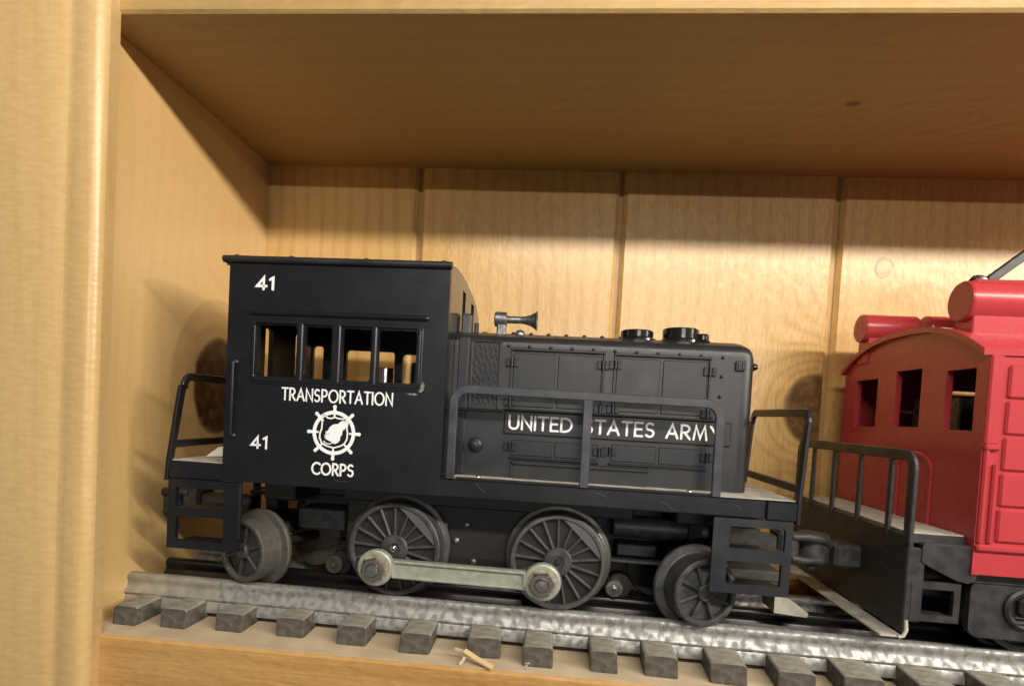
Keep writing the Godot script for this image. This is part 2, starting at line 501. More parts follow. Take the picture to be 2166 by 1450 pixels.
# a shelf board with a lightly eased front edge; the grain runs along x
func board(m: MB, x0: float, x1: float, y0: float, y1: float, z0: float, z1: float) -> void:
	var e := 0.7
	var pr := [Vector2(z0, y1), Vector2(z1 - e, y1), Vector2(z1, y1 - e), Vector2(z1, y0 + e), Vector2(z1 - e, y0), Vector2(z0, y0)]
	var l := 0.0
	for i in pr.size():
		var a: Vector2 = pr[i]
		var b: Vector2 = pr[(i + 1) % pr.size()]
		var d := b - a
		var n := Vector3(0, d.x, -d.y).normalized()
		var u0 := l / 110.0
		var u1 := (l + d.length()) / 110.0
		if i == 4:
			u0 = (b - a).length() / 110.0
			u1 = 0.0
			u0 = 1.0 - 0.0
			u0 = absf(a.x - z0) / 110.0
			u1 = 0.0
		l += d.length()
		m.quad_uv(Vector3(x0, a.y, a.x), Vector3(x1, a.y, a.x), Vector3(x1, b.y, b.x), Vector3(x0, b.y, b.x), n, [Vector2(u0, 1), Vector2(u0, 0), Vector2(u1, 0), Vector2(u1, 1)])

# ------------------------------------------------------------------ track
func track_xf() -> Transform3D:
	return Transform3D(Basis(Vector3.UP, deg_to_rad(-1.0)), Vector3(0, 9.5, -34.1) * MM)

func build_track() -> void:
	var t := thing("train_track", "tinplate three-rail toy track on short grey ties", "track", track_xf())
	# ties: [u centre, width, front w, turn]
	var rng := RandomNumberGenerator.new()
	rng.seed = 7
	var spots := [[-117.6, 7.2, 30.3, 0.0], [-103.2, 7.8, 29.3, -1.0], [-87.9, 8.0, 28.0, 0.0], [-70.6, 8.0, 27.6, 1.5], [-52.2, 8.3, 29.0, 1.0], [-34.8, 8.4, 30.4, 2.0], [-17.6, 9.0, 28.9, 5.5], [-1.2, 8.0, 31.2, 1.5], [16.6, 7.1, 30.5, 0.5], [32.0, 8.7, 29.9, -1.0], [49.3, 9.2, 30.4, -2.0], [66.0, 9.0, 31.4, -3.0], [82.3, 9.4, 31.6, -4.0], [99.0, 9.0, 31.5, -3.0], [116.0, 9.0, 31.0, -3.0], [133.0, 9.0, 31.0, 0.0], [150.0, 9.0, 31.0, 0.0], [167.0, 9.0, 31.0, 0.0], [184.0, 9.0, 31.0, 0.0], [201.0, 9.0, 31.0, 0.0], [218.0, 9.0, 31.0, 0.0]]
	for s in spots:
		var hw: float = s[1] / 2.0
		var zf: float = s[2] - 1.0
		var side := MB.new()
		var top := MB.new()
		# worn rubber block: a rounded section, its end rounded over, dust lying on top and spilling over the end
		var y0 := -9.45
		var y1 := -4.1 + rng.randf_range(-0.25, 0.15)
		var e := rng.randf_range(0.7, 1.1)
		var lean := rng.randf_range(-0.4, 0.4)
		var c := [Vector2(-hw, y0), Vector2(-hw + lean, y1 - e)]
		for i in 3:
			var a := PI - PI / 2 * (i + 1) / 3.0
			c.append(Vector2(-hw + lean + e + e * cos(a), y1 - e + e * sin(a)))
		for i in 4:
			var a := PI / 2 - PI / 2 * i / 3.0
			c.append(Vector2(hw + lean - e + e * cos(a), y1 - e + e * sin(a)))
		c.append(Vector2(hw, y0))
		var m := c.size()
		var mid := Vector2(lean * 0.5, (y0 + y1) / 2.0)
		var zs := [[-zf, 1.0], [zf - e, 1.0], [zf - e * 0.45, 0.975], [zf - e * 0.1, 0.925], [zf, 0.84]]
		var pt := func(k: int, q: int) -> Vector3:
			var p: Vector2 = c[q]
			var f: float = zs[k][1]
			var x := mid.x + (p.x - mid.x) * f
			var y := p.y if p.y < y0 + 0.1 else mid.y + (p.y - mid.y) * f
			return Vector3(x, y, zs[k][0])
		var nm := func(k: int, q: int) -> Vector3:
			var d: Vector2 = c[mini(q + 1, m - 1)] - c[maxi(q - 1, 0)]
			var n := Vector3(-d.y, d.x, 0).normalized()
			var b: float = [0.0, 0.1, 0.5, 0.8, 0.95][k]
			return (n * (1.0 - b) + Vector3.BACK * b).normalized()
		for k in zs.size() - 1:
			for q in m - 1:
				var dusty := q >= 2 and q <= m - 4 and k < 2
				var target := top if dusty else side
				target.quads(pt.call(k, q), pt.call(k, q + 1), pt.call(k + 1, q + 1), pt.call(k + 1, q), nm.call(k, q), nm.call(k, q + 1), nm.call(k + 1, q + 1), nm.call(k + 1, q))
		var endcap := PackedVector2Array()
		for q in m:
			var p: Vector3 = pt.call(zs.size() - 1, q)
			endcap.append(Vector2(p.x, p.y))
		side.prism(endcap, zf - 0.3, zf, Transform3D.IDENTITY)
		var backcap := PackedVector2Array()
		for q in m:
			backcap.append(c[q])
		side.prism(backcap, -zf, -zf + 0.2, Transform3D.IDENTITY)
		var o := put(side, "tie", M.tie, t)
		top.st.commit(o.mesh)
		o.mesh.surface_set_material(1, M.tie_dust)
		o.position = Vector3(s[0], 0, 0) * MM
		o.rotation.y = deg_to_rad(s[3])
	# rails: profile (z across, y up) for a rail centred at z = 0
	var half := [Vector2(0, 1.6), Vector2(0.9, 1.5), Vector2(1.55, 1.05), Vector2(1.75, 0.3), Vector2(1.55, -0.55), Vector2(1.35, -1.2), Vector2(1.75, -2.2), Vector2(2.6, -3.1), Vector2(2.9, -3.7), Vector2(2.75, -4.2), Vector2(2.0, -4.35), Vector2(2.3, -4.6), Vector2(3.05, -7.4), Vector2(2.9, -7.8), Vector2(0, -7.8)]
	var poly := PackedVector2Array()
	for p in half:
		poly.append(p)
	for i in range(half.size() - 2, 0, -1):
		poly.append(Vector2(-half[i].x, half[i].y))
	var fr := Transform3D(Basis(Vector3(0, 0, 1), Vector3(0, 1, 0), Vector3(-1, 0, 0)), Vector3.ZERO)
	var parts := [["outer_rail", 16.3, -129.5, -96.0, M.rail_dull], ["outer_rail", 16.3, -95.9, 232.0, M.rail], ["centre_rail", -1.0, -131.5, 232.0, M.rail_black], ["outer_rail", -18.0, -130.5, 232.0, M.rail]]
	for p in parts:
		var m := MB.new()
		var f := fr
		f.origin = Vector3(0, 0, p[1])
		m.prism(poly, -float(p[3]), -float(p[2]), f, true)
		put(m, p[0], p[4], t)
	# a joining plate at the open end
	var jp := MB.new()
	jp.box(-133.0, -118.0, -4.0, -3.4, -8.0, 4.0, 0.2)
	put(jp, "joining_plate", M.rail_dull, t)

# ------------------------------------------------------------------ shared train parts
func rect(x0: float, x1: float, y0: float, y1: float, r: float, n := 4) -> PackedVector2Array:
	var out := PackedVector2Array()
	for c in [[x1 - r, y1 - r, 0.0], [x0 + r, y1 - r, PI / 2], [x0 + r, y0 + r, PI], [x1 - r, y0 + r, 1.5 * PI]]:
		for i in n + 1:
			var a: float = c[2] + PI / 2 * i / n
			out.append(Vector2(c[0] + r * cos(a), c[1] + r * sin(a)))
	return out

# a wheel whose outer face is at z = 0 of its node and looks towards +z
func wheel(parent: Node3D, called: String, at: Vector3, r: float, spokes: int, hub: float, ws: float, deep: float, yaw: float, face: Material, rim: Material, weight: float, phase := 0.0, wide := 1.0, fl := 1.8) -> Node3D:
	var w := Node3D.new()
	w.name = called
	parent.add_child(w, true)
	w.position = at * MM
	w.rotation.y = yaw
	var m := MB.new()
	# tyre: rim ring, tread, flange, back
	m.lathe(Vector3.ZERO, Vector3.BACK, [Vector2(r - 1.7, -1.2), Vector2(r - 1.6, -0.1), Vector2(r - 1.3, 0.25), Vector2(r - 0.45, 0.25), Vector2(r - 0.05, -0.15), Vector2(r + 0.15, -5.2 * wide), Vector2(r + 0.5, -5.4 * wide), Vector2(r + fl - 0.3, -5.7 * wide), Vector2(r + fl, -6.2 * wide), Vector2(r + fl - 0.3, -7.1 * wide), Vector2(r - 0.6, -7.3 * wide), Vector2(0, -7.3 * wide)], 64)
	put(m, "tyre", rim, w)
	var d := MB.new()
	d.lathe(Vector3.ZERO, Vector3.BACK, [Vector2(r - 1.65, -deep), Vector2(hub * 0.9, -deep + 0.2)], 48)
	if weight > 0.0:
		var a0 := deg_to_rad(8.0)
		var a1 := deg_to_rad(84.0)
		var pl := PackedVector2Array()
		for i in 13:
			var a := lerpf(a0, a1, i / 12.0)
			pl.append(Vector2(cos(a), sin(a)) * (r - 1.6))
		var cw := MB.new()
		cw.prism(pl, -deep - 0.2, -0.12, Transform3D.IDENTITY, true)
		put(cw, "counterweight", M.weight, w)
	put(d, "web", M.soot if weight > 0.0 else face, w)
	var s := MB.new()
	for k in spokes:
		var a := TAU * k / spokes + phase
		var q := Vector3(cos(a), sin(a), 0)
		s.bar([q * hub * 0.8, q * (r - 1.5)], Vector3.BACK, ws, -deep - 0.1, -0.25, ws * 0.32)
	put(s, "spokes", face, w).set_meta("label", "thin radial spokes of the wheel")
	var h := MB.new()
	h.lathe(Vector3.ZERO, Vector3.BACK, [Vector2(hub, -deep - 0.2), Vector2(hub, 0.0), Vector2(hub - 0.4, 0.4), Vector2(hub * 0.46, 0.4), Vector2(hub * 0.42, 0.1), Vector2(0, 0.0)], 32)
	put(h, "hub", face, w)
	return w

func hexnut(m: MB, at: Vector3, r: float, h: float, turn: float) -> void:
	var pl := PackedVector2Array()
	for i in 6:
		pl.append(Vector2(cos(turn + TAU * i / 6), sin(turn + TAU * i / 6)) * r)
	m.prism(pl, 0, h * 0.8, Transform3D(Basis.IDENTITY, at))
	for i in 6:
		var a := pl[i]
		var b := pl[(i + 1) % 6]
		var n := Vector3((a + b).x, (a + b).y, r * 1.2).normalized()
		m.quad(at + Vector3(a.x, a.y, h * 0.8), at + Vector3(b.x, b.y, h * 0.8), at + Vector3(b.x * 0.8, b.y * 0.8, h), at + Vector3(a.x * 0.8, a.y * 0.8, h), n)
	m.lathe(at, Vector3.BACK, [Vector2(r * 0.8, h), Vector2(r * 0.56, h), Vector2(r * 0.5, h * 0.75), Vector2(r * 0.5, h * 1.25), Vector2(r * 0.42, h * 1.5), Vector2(0, h * 1.55)], 20)

# strokes of a geometric sans capital in a box one unit high: [advance width, polylines]
func arc(cx: float, cy: float, rx: float, ry: float, a0: float, a1: float, n := 12) -> Array:
	var out := []
	for i in n + 1:
		var a := deg_to_rad(lerpf(a0, a1, float(i) / n))
		out.append(Vector2(cx + rx * cos(a), cy + ry * sin(a)))
	return out

func glyph(ch: String) -> Array:
	match ch:
		"T": return [0.56, [[Vector2(0, 0.95), Vector2(0.56, 0.95)], [Vector2(0.28, 0.95), Vector2(0.28, 0.05)]]]
		"I": return [0.06, [[Vector2(0.03, 0.96), Vector2(0.03, 0.04)]]]
		"E": return [0.46, [[Vector2(0.46, 0.95), Vector2(0.03, 0.95), Vector2(0.03, 0.05), Vector2(0.46, 0.05)], [Vector2(0.03, 0.52), Vector2(0.40, 0.52)]]]
		"N": return [0.62, [[Vector2(0.03, 0.04), Vector2(0.03, 0.94), Vector2(0.59, 0.06), Vector2(0.59, 0.96)]]]
		"M": return [0.80, [[Vector2(0.03, 0.04), Vector2(0.15, 0.94), Vector2(0.40, 0.12), Vector2(0.65, 0.94), Vector2(0.77, 0.04)]]]
		"A": return [0.68, [[Vector2(0.02, 0.04), Vector2(0.34, 0.94), Vector2(0.66, 0.04)], [Vector2(0.14, 0.34), Vector2(0.54, 0.34)]]]
		"Y": return [0.62, [[Vector2(0.02, 0.95), Vector2(0.31, 0.48), Vector2(0.60, 0.95)], [Vector2(0.31, 0.48), Vector2(0.31, 0.04)]]]
		"O": return [0.86, [arc(0.43, 0.5, 0.41, 0.46, 90.0, 450.0, 28)]]
		"C": return [0.70, [arc(0.45, 0.5, 0.42, 0.46, 48.0, 312.0, 22)]]
		"D": return [0.68, [[Vector2(0.03, 0.05), Vector2(0.03, 0.95), Vector2(0.22, 0.95)] + arc(0.22, 0.5, 0.43, 0.45, 90.0, -90.0, 18) + [Vector2(0.22, 0.05), Vector2(0.0, 0.05)]]]
		"U": return [0.60, [[Vector2(0.03, 0.96), Vector2(0.03, 0.33)] + arc(0.30, 0.33, 0.27, 0.28, 180.0, 360.0, 14) + [Vector2(0.57, 0.96)]]]
		"P": return [0.50, [[Vector2(0.03, 0.04), Vector2(0.03, 0.95), Vector2(0.22, 0.95)] + arc(0.22, 0.70, 0.25, 0.25, 90.0, -90.0, 12) + [Vector2(0.03, 0.45)]]]
		"R": return [0.54, [[Vector2(0.03, 0.04), Vector2(0.03, 0.95), Vector2(0.22, 0.95)] + arc(0.22, 0.71, 0.25, 0.24, 90.0, -90.0, 12) + [Vector2(0.03, 0.47)], [Vector2(0.20, 0.47), Vector2(0.52, 0.04)]]]
		"S": return [0.52, [arc(0.26, 0.725, 0.21, 0.22, 40.0, 250.0, 12) + arc(0.25, 0.28, 0.23, 0.235, 75.0, -145.0, 13)]]
		"4": return [0.60, [[Vector2(0.58, 0.28), Vector2(0.04, 0.28), Vector2(0.42, 0.94), Vector2(0.42, 0.04)]]]
		"1": return [0.26, [[Vector2(0.02, 0.80), Vector2(0.20, 0.94), Vector2(0.20, 0.04)]]]
	return [0.36, []]

func lettering(parent: Node, text: String, x0: float, x1: float, y0: float, y1: float, z: float, stroke: float) -> void:
	var gap := 0.17
	var total := 0.0
	for ch in text:
		total += float(glyph(ch)[0]) + gap
	total -= gap
	var sx := (x1 - x0) / total
	var sy := y1 - y0
	var x := x0
	var m := MB.new()
	var lift := 0.0
	for ch in text:
		var g := glyph(ch)
		for line in g[1]:
			var pts := []
			for p in line:
				pts.append(Vector3(x + p.x * sx, y0 + p.y * sy, z + lift))
			m.bar(pts, Vector3.BACK, stroke, 0.0, 0.05, 0.01)
			for p in [pts[0], pts[-1]]:
				m.lathe(p, Vector3.BACK, [Vector2(stroke / 2.0, 0.0), Vector2(stroke / 2.0, 0.045), Vector2(0, 0.045)], 10)
			lift = 0.004 if lift == 0.0 else 0.0
		x += (float(g[0]) + gap) * sx
	put(m, "lettering", M.white, parent).set_meta("label", "white printed lettering " + text)

# ------------------------------------------------------------------ the black switcher
func build_switcher() -> void:
	var t := thing("switcher_locomotive", "black toy switcher locomotive with white lettering and a side rod", "toy locomotive", track_xf())
	var near := Transform3D.IDENTITY

	# ---- deck
	var m := MB.new()
	m.box(-109.6, -93.2, 32.3, 37.3, -24.0, 23.9, 0.35)
	m.box(-93.1, 56.0, 32.4, 37.4, -24.0, 24.0, 0.35)
	m.box(56.25, 64.0, 32.2, 37.2, -24.0, 23.9, 0.35)
	var deck := put(m, "deck", M.plastic, t)
	m = MB.new()
	m.box(-27.5, 63.6, 37.41, 37.62, 12.0, 23.2)
	m.box(54.2, 63.6, 37.41, 37.62, -23.2, 12.0)
	put(m, "dust_film", M.dust, deck)
	m = MB.new()
	m.box(-109.0, -93.3, 37.31, 37.52, -23.2, 23.2)
	put(m, "dust_film", M.dust, deck)
	for p in [-20.6, 38.0]:
		m = MB.new()
		m.dome(Vector3(p, 37.6, 17.0), Vector3.UP, 0.85, 0.5)
		put(m, "brass_rivet", mat(lin(0.75, 0.62, 0.32), 0.25, 1.0), deck)
	var bare := mat(lin(0.075, 0.075, 0.08), 0.5)
	for q in [[-20.2, 36.6, -19.0, 35.6, -18.4, 34.9], [-18.6, 35.0, -17.9, 34.7, -17.6, 34.2], [29.5, 35.2, 31.2, 34.4, 32.4, 33.2], [12.0, 36.4, 13.6, 36.0, 15.4, 35.2], [-60.0, 34.9, -58.6, 34.6, -56.0, 34.7], [48.0, 35.8, 49.3, 35.1, 49.9, 34.2]]:
		m = MB.new()
		m.bar([Vector3(q[0], q[1], 24.06), Vector3(q[2], q[3], 24.06), Vector3(q[4], q[5], 24.06)], Vector3.BACK, 0.11, -0.05, 0.02, 0.01)
		put(m, "scratch", bare, deck)
	# a raised lip along the walkway edge
	m = MB.new()
	m.box(-26.0, 43.0, 37.3, 38.0, 22.2, 24.05, 0.3)
	put(m, "walkway_lip", M.hood, deck)

	# ---- cab
	var cab := Node3D.new()
	cab.name = "cab"
	t.add_child(cab)
	m = MB.new()
	var wins := [[-84.1, -72.6, 62.7, 77.1], [-70.4, -62.5, 62.7, 77.1], [-59.6, -51.2, 62.7, 77.1], [-49.3, -38.4, 62.7, 77.1]]
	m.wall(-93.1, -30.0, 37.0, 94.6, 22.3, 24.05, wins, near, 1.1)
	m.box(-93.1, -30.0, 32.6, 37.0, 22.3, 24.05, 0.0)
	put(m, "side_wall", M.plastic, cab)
	m = MB.new()
	m.wall(-93.1, -30.0, 37.0, 87.5, -28.3, -26.6, [[-91.0, -87.0, 52.0, 76.8], [-78.2, -60.0, 52.0, 75.8], [-57.0, -48.0, 52.0, 75.2], [-45.0, -36.0, 52.0, 75.2]], near, 1.2)
	put(m, "side_wall", M.plastic, cab)
	# window surround: stepped frame and mullions
	m = MB.new()
	for f in [[-85.4, -37.1, 61.0, 78.4, 0.35, 0.9], [-84.9, -37.6, 61.7, 77.9, 0.75, 0.8]]:
		var pts := []
		for q in rect(f[0], f[1], f[2], f[3], 1.3):
			pts.append(Vector3(q.x, q.y, 24.05))
		pts.append(pts[0])
		pts.append(pts[1])
		m.bar(pts, Vector3.BACK, f[5], -0.4, f[4], 0.15)
	put(m, "window_frame", M.plastic, cab)
	for x in [[-72.6, -70.4], [-62.5, -59.6], [-51.2, -49.3]]:
		m = MB.new()
		m.box(x[0] + 0.25, x[1] - 0.25, 61.6, 78.0, 23.0, 24.75, 0.3)
		put(m, "mullion", M.plastic, cab)
	m = MB.new()
	m.box(-86.3, -35.3, 79.9, 81.2, 23.9, 25.2, 0.5)
	put(m, "drip_rail", M.plastic, cab)
	# end walls follow the arched roof
	var arch := [Vector2(24.0, 94.6), Vector2(20.5, 95.7), Vector2(16.0, 96.3), Vector2(11.0, 96.5), Vector2(6.0, 96.4), Vector2(0.0, 96.0), Vector2(-7.0, 95.2), Vector2(-13.0, 94.3), Vector2(-19.0, 92.9), Vector2(-24.0, 90.9), Vector2(-27.0, 88.8), Vector2(-28.3, 87.0)]
	var efr := Transform3D(Basis(Vector3(0, 0, 1), Vector3(0, 1, 0), Vector3(-1, 0, 0)), Vector3.ZERO)
	for e in [[-93.1, [[1.4, 6.4, 50.0, 78.6], [-19.0, -13.8, 50.0, 79.4]]], [-30.0, [[-0.1, 4.9, 78.0, 92.6], [-16.2, -10.4, 78.0, 91.8]]]]:
		m = MB.new()
		var x: float = e[0]
		var d0 := 0.05 if x < -50.0 else 0.0
		var f := efr
		f.origin = Vector3(x, 0, 0)
		var a0 := -1.7 if x < -50.0 else 0.0
		var a1 := 0.0 if x < -50.0 else 1.7
		# straight part with openings, then strips up to the arch
		m.wall(-26.6, 22.3, 37.2, 86.8 if x < -50.0 else 76.9, a0, a1, e[1] if x < -50.0 else [], f, 0.9)
		if x > -50.0:
			m.wall(-26.6, 22.3, 76.95, 87.9, a0, a1, [[-0.1, 4.9, 78.0, 90.0], [-16.2, -10.4, 78.0, 90.0]], f)
		var base_y := 86.8 if x < -50.0 else 87.9
		var cuts := [22.3, 20.5, 16.0, 11.0, 6.0, 4.9, -0.1, -7.0, -10.4, -16.2, -19.0, -24.0, -26.6]
		for i in cuts.size() - 1:
			var za: float = cuts[i]
			var zb: float = cuts[i + 1]
			var lo_y := base_y
			if x > -50.0 and za <= 4.91 and zb >= -0.11:
				lo_y = 92.4
			if x > -50.0 and za <= -10.39 and zb >= -16.21:
				lo_y = 91.6
			m.prism(PackedVector2Array([Vector2(za, lo_y), Vector2(za, roof_y(arch, za) - 0.25), Vector2(zb, roof_y(arch, zb) - 0.25), Vector2(zb, lo_y)]), a0 + 0.001, a1 - 0.001, f)
		put(m, "end_wall", M.end_gloss if x > -50.0 else M.plastic, cab)
	# roof shell with a rounded rim
	m = MB.new()
	var pl := PackedVector2Array()
	for q in arch:
		pl.append(q)
	for i in range(arch.size() - 1, -1, -1):
		pl.append(arch[i] - Vector2(0, 1.4))
	pl.reverse()
	var rf := efr
	m.prism(pl, 30.02, 94.0, rf, true)
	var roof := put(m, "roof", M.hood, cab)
	m = MB.new()
	m.tube([Vector3(-94.8, 95.0, 24.3), Vector3(-29.6, 95.0, 24.3)], 1.0, 12)
	var rim := []
	for q in arch:
		rim.append(Vector3(-94.2, q.y + 0.1, q.x))
	m.tube(rim, 0.9, 10)
	put(m, "roof_rim", M.hood, roof)
	for x in [-75.0, -53.5, -32.0, -91.0]:
		m = MB.new()
		m.dome(Vector3(x, 95.7, 24.2), Vector3(0, 1, 0.2), 0.9, 0.6)
		put(m, "rivet", M.hood, roof)
	# grab iron
	m = MB.new()
	m.tube([Vector3(-90.4, 66.2, 24.0), Vector3(-90.4, 66.2, 25.1), Vector3(-90.4, 45.6, 25.1), Vector3(-90.4, 45.6, 24.0)], 0.45, 8)
	m.dome(Vector3(-90.4, 66.3, 24.0), Vector3.BACK, 1.0, 0.7)
	m.dome(Vector3(-90.4, 45.5, 24.0), Vector3.BACK, 1.0, 0.7)
	put(m, "grab_iron", M.plastic, cab)
	# rubbed spots on the paint
	var worn := mottled(lin(0.30, 0.27, 0.19), lin(0.08, 0.075, 0.06), 31, 4.0, 0.6, 0.0, 1.2, 0.55)
	for q in [[[-37.3, 62.6], [-36.2, 63.4], [-35.6, 62.5], [-35.9, 60.9], [-37.0, 60.3], [-37.6, 61.2]], [[-40.9, 59.9], [-38.5, 60.2], [-37.2, 59.8], [-38.6, 59.5]]]:
		m = MB.new()
		var pg := PackedVector2Array()
		for p in q:
			pg.append(Vector2(p[0], p[1]))
		m.prism(pg, 24.02, 24.08)
		put(m, "scuff", worn, cab)
	# things inside
	m = MB.new()
	m.cyl(Vector3(-55.6, 50.0, -4.0), Vector3(-55.6, 68.4, -4.0), 2.6, 28, 0.2)
	put(m, "motor_cap", M.chrome, cab)
	m = MB.new()
	m.box(-62.0, -40.0, 40.0, 62.0, -14.0, 10.0, 0.6)
	m.cyl(Vector3(-49.0, 50.0, -16.0), Vector3(-49.0, 71.5, -16.0), 1.6, 16, 0.3)
	put(m, "motor", M.soot, cab)
	m = MB.new()
	m.box(-91.2, -31.8, 37.4, 38.4, -26.4, 22.1)
	put(m, "cab_floor", M.soot, cab)

	# ---- lettering and emblem
	lettering(cab, "41", -85.0, -79.9, 86.8, 90.3, 24.06, 0.75)
	lettering(cab, "41", -84.8, -80.0, 42.3, 45.8, 24.06, 0.6)
	lettering(cab, "TRANSPORTATION", -76.2, -44.4, 56.3, 59.9, 24.06, 0.47)
	lettering(cab, "CORPS", -66.6, -54.6, 36.1, 39.5, 24.06, 0.55)
	emblem(cab, Vector3(-60.7, 48.0, 24.06))

	# ---- hood
	build_hood(t)

	# ---- side hand rail
	for s in [1.0, -1.0]:
		var z: float = 23.7 * s
		m = MB.new()
		var path := [Vector3(-27.4, 37.5, z), Vector3(-27.4, 58.0, z)]
		for i in 6:
			var a := PI - PI / 2 * i / 5.0
			path.append(Vector3(-23.4 + 4.0 * cos(a), 58.0 + 4.0 * sin(a), z))
		path.append(Vector3(10.0, 61.75, z))
		for i in 6:
			var a := PI / 2 - PI / 2 * i / 5.0
			path.append(Vector3(39.4 + 3.6 * cos(a), 57.8 + 3.7 * sin(a), z))
		path.append(Vector3(43.2, 37.5, z))
		m.bar(path, Vector3.BACK, 2.3, -0.6, 0.7, 0.22)
		var hr := put(m, "hand_rail", M.handrail, t)
		m = MB.new()
		m.bar([Vector3(8.8, 60.7, z), Vector3(8.9, 37.5, z)], Vector3.BACK, 2.4, -0.55, 0.65, 0.22)
		put(m, "post", M.handrail, hr)

	# ---- end railings
	for e in [[-109.9, -106.7, -110.3, 61.6, 42.0], [64.3, 65.6, 64.3, 60.6, 40.6]]:
		m = MB.new()
		var x0: float = e[0]
		var x1: float = e[1]
		var yt: float = e[3]
		var ym: float = e[4]
		var path := [Vector3(e[2], 31.6, 22.9), Vector3(x0, 37.5, 22.9), Vector3(lerpf(x0, x1, 0.85), yt - 3.2, 22.6)]
		for i in 5:
			var a := PI / 2 * i / 4.0
			path.append(Vector3(x1, yt - 3.0 + 3.0 * sin(a), 19.4 + 3.0 * cos(a)))
		for i in 5:
			var a := PI / 2 * i / 4.0
			path.append(Vector3(x1, yt - 3.0 + 3.0 * cos(a), -19.4 - 3.0 * sin(a)))
		path.append_array([Vector3(lerpf(x0, x1, 0.85), yt - 3.2, -22.6), Vector3(x0, 37.5, -22.9), Vector3(e[2], 31.6, -22.9)])
		m.bar(path, Vector3.RIGHT, 2.3, -0.55, 0.55, 0.2)
		var xm := lerpf(x0, x1, (ym - 37.0) / (yt - 37.0))
		m.bar([Vector3(xm, ym, 22.0), Vector3(xm, ym, -22.0)], Vector3.RIGHT, 2.2, -0.5, 0.5, 0.2)
		put(m, "end_railing", M.dark_rail, t)

	# ---- steps
	for s in [1.0, -1.0]:
		for q in [[-109.6, -88.0, [[-107.3, -92.7, 24.0, 29.7], [-107.0, -92.5, 14.4, 21.4]], 12.0], [43.3, 63.2, [[47.6, 61.5, 24.3, 30.0], [47.2, 61.0, 14.8, 20.9]], 12.4]]:
			m = MB.new()
			m.wall(q[0], q[1], q[3], 32.1, 22.9 * s - 0.7, 22.9 * s + 0.7, q[2], near, 0.5)
			# a rounded lead-in at the inner upright
			if q[0] < 0.0:
				m.tube([Vector3(-88.3, 32.0, 22.9 * s), Vector3(-88.3, 16.0, 22.9 * s)], 0.75, 10)
			var stp := put(m, "step_frame", M.plastic if q[0] < 0.0 else M.hood, t)
			for h in q[2]:
				m = MB.new()
				m.box(h[0], h[1], h[2] - 1.7, h[2] - 0.4, (16.0 if s > 0.0 else -22.1), (22.1 if s > 0.0 else -16.0), 0.2)
				put(m, "step", M.plastic, stp)

	# ---- running gear
	m = MB.new()
	m.box(-62.0, 14.0, 7.5, 32.3, -8.5, 8.5, 0.8)
	m.box(-62.0, 24.0, 27.5, 32.3, -18.0, 12.0, 0.5)
	var block := put(m, "motor_block", M.soot, t)
	m = MB.new()
	m.box(-84.0, 36.0, 25.0, 32.2, -21.0, -8.6, 0.5)
	m.box(-84.0, -61.0, 13.0, 25.2, -16.0, -10.0, 0.5)
	m.box(30.0, 60.0, 16.0, 31.0, -16.0, -12.0, 0.5)
	m.box(-62.0, 34.0, 6.5, 25.1, -15.0, -8.6, 0.5)
	put(m, "underframe", M.soot, t)
	for p in [[-31.0, 21.5], [-24.5, 22.0], [-22.0, 11.0], [-33.0, 11.5], [-27.5, 17.0]]:
		m = MB.new()
		m.dome(Vector3(p[0], p[1], 8.5), Vector3.BACK, 1.1, 0.7)
		put(m, "screw", M.casting, block)
	m = MB.new()
	m.box(-79.5, -64.0, 16.2, 22.6, -6.0, 4.0, 0.4)
	put(m, "reverse_unit", M.wheel, t)
	m = MB.new()
	m.cyl(Vector3(19.5, 23.2, -2.0), Vector3(48.0, 23.2, -2.0), 3.4, 20, 0.5)
	m.box(21.0, 33.0, 14.5, 18.2, -6.0, 0.5, 0.4)
	m.box(18.0, 36.0, 13.2, 14.0, -9.0, 4.0, 0.2)
	put(m, "coil", M.wheel, t)
	m = MB.new()
	m.box(-88.0, -78.0, 25.5, 32.3, -12.0, 10.0, 0.5)
	put(m, "bolster", M.soot, t)
	m = MB.new()
	m.box(36.0, 58.0, 27.5, 32.2, -14.0, 12.0, 0.5)
	put(m, "bolster", M.soot, t)

	var dz := 17.6
	for x in [-43.9, 3.2]:
		wheel(t, "driving_wheel", Vector3(x, 15.3, dz), 13.55, 17, 4.1, 0.85, 1.5, 0.0, M.wheel, M.tread if x > 0.0 else M.wheel, 1.0, 0.12)
		wheel(t, "driving_wheel", Vector3(x, 15.3, -dz - 1.0), 13.55, 17, 4.1, 0.85, 1.5, PI, M.wheel, M.tread, 1.0, 0.12)
		m = MB.new()
		m.cyl(Vector3(x, 15.3, -18.0), Vector3(x, 15.3, 17.4), 2.2, 16)
		put(m, "axle", M.soot, t)
	# axle end of the left driver, bright
	m = MB.new()
	m.dome(Vector3(-43.8, 15.6, 17.9), Vector3.BACK, 1.25, 1.2)
	put(m, "axle_end", M.chrome, t)
	m = MB.new()
	m.lathe(Vector3(3.2, 15.3, 17.7), Vector3.BACK, [Vector2(1.9, 0.35), Vector2(1.7, -0.4), Vector2(1.1, -0.3), Vector2(1.0, 0.3), Vector2(0, 0.4)], 20)
	put(m, "axle_end", M.soot, t)

	# side rod
	var ra := Vector2(-46.9, 11.4)
	var rb := Vector2(-0.6, 11.2)
	m = MB.new()
	var rod := PackedVector2Array()
	for i in 21:
		var a := deg_to_rad(30.0) + deg_to_rad(300.0) * i / 20.0
		rod.append(ra + Vector2(cos(a), sin(a)) * 5.0)
	for i in 21:
		var a := deg_to_rad(210.0) + deg_to_rad(300.0) * i / 20.0
		rod.append(rb + Vector2(cos(a), sin(a)) * 5.1)
	m.prism(rod, 22.6, 24.2, near, true)
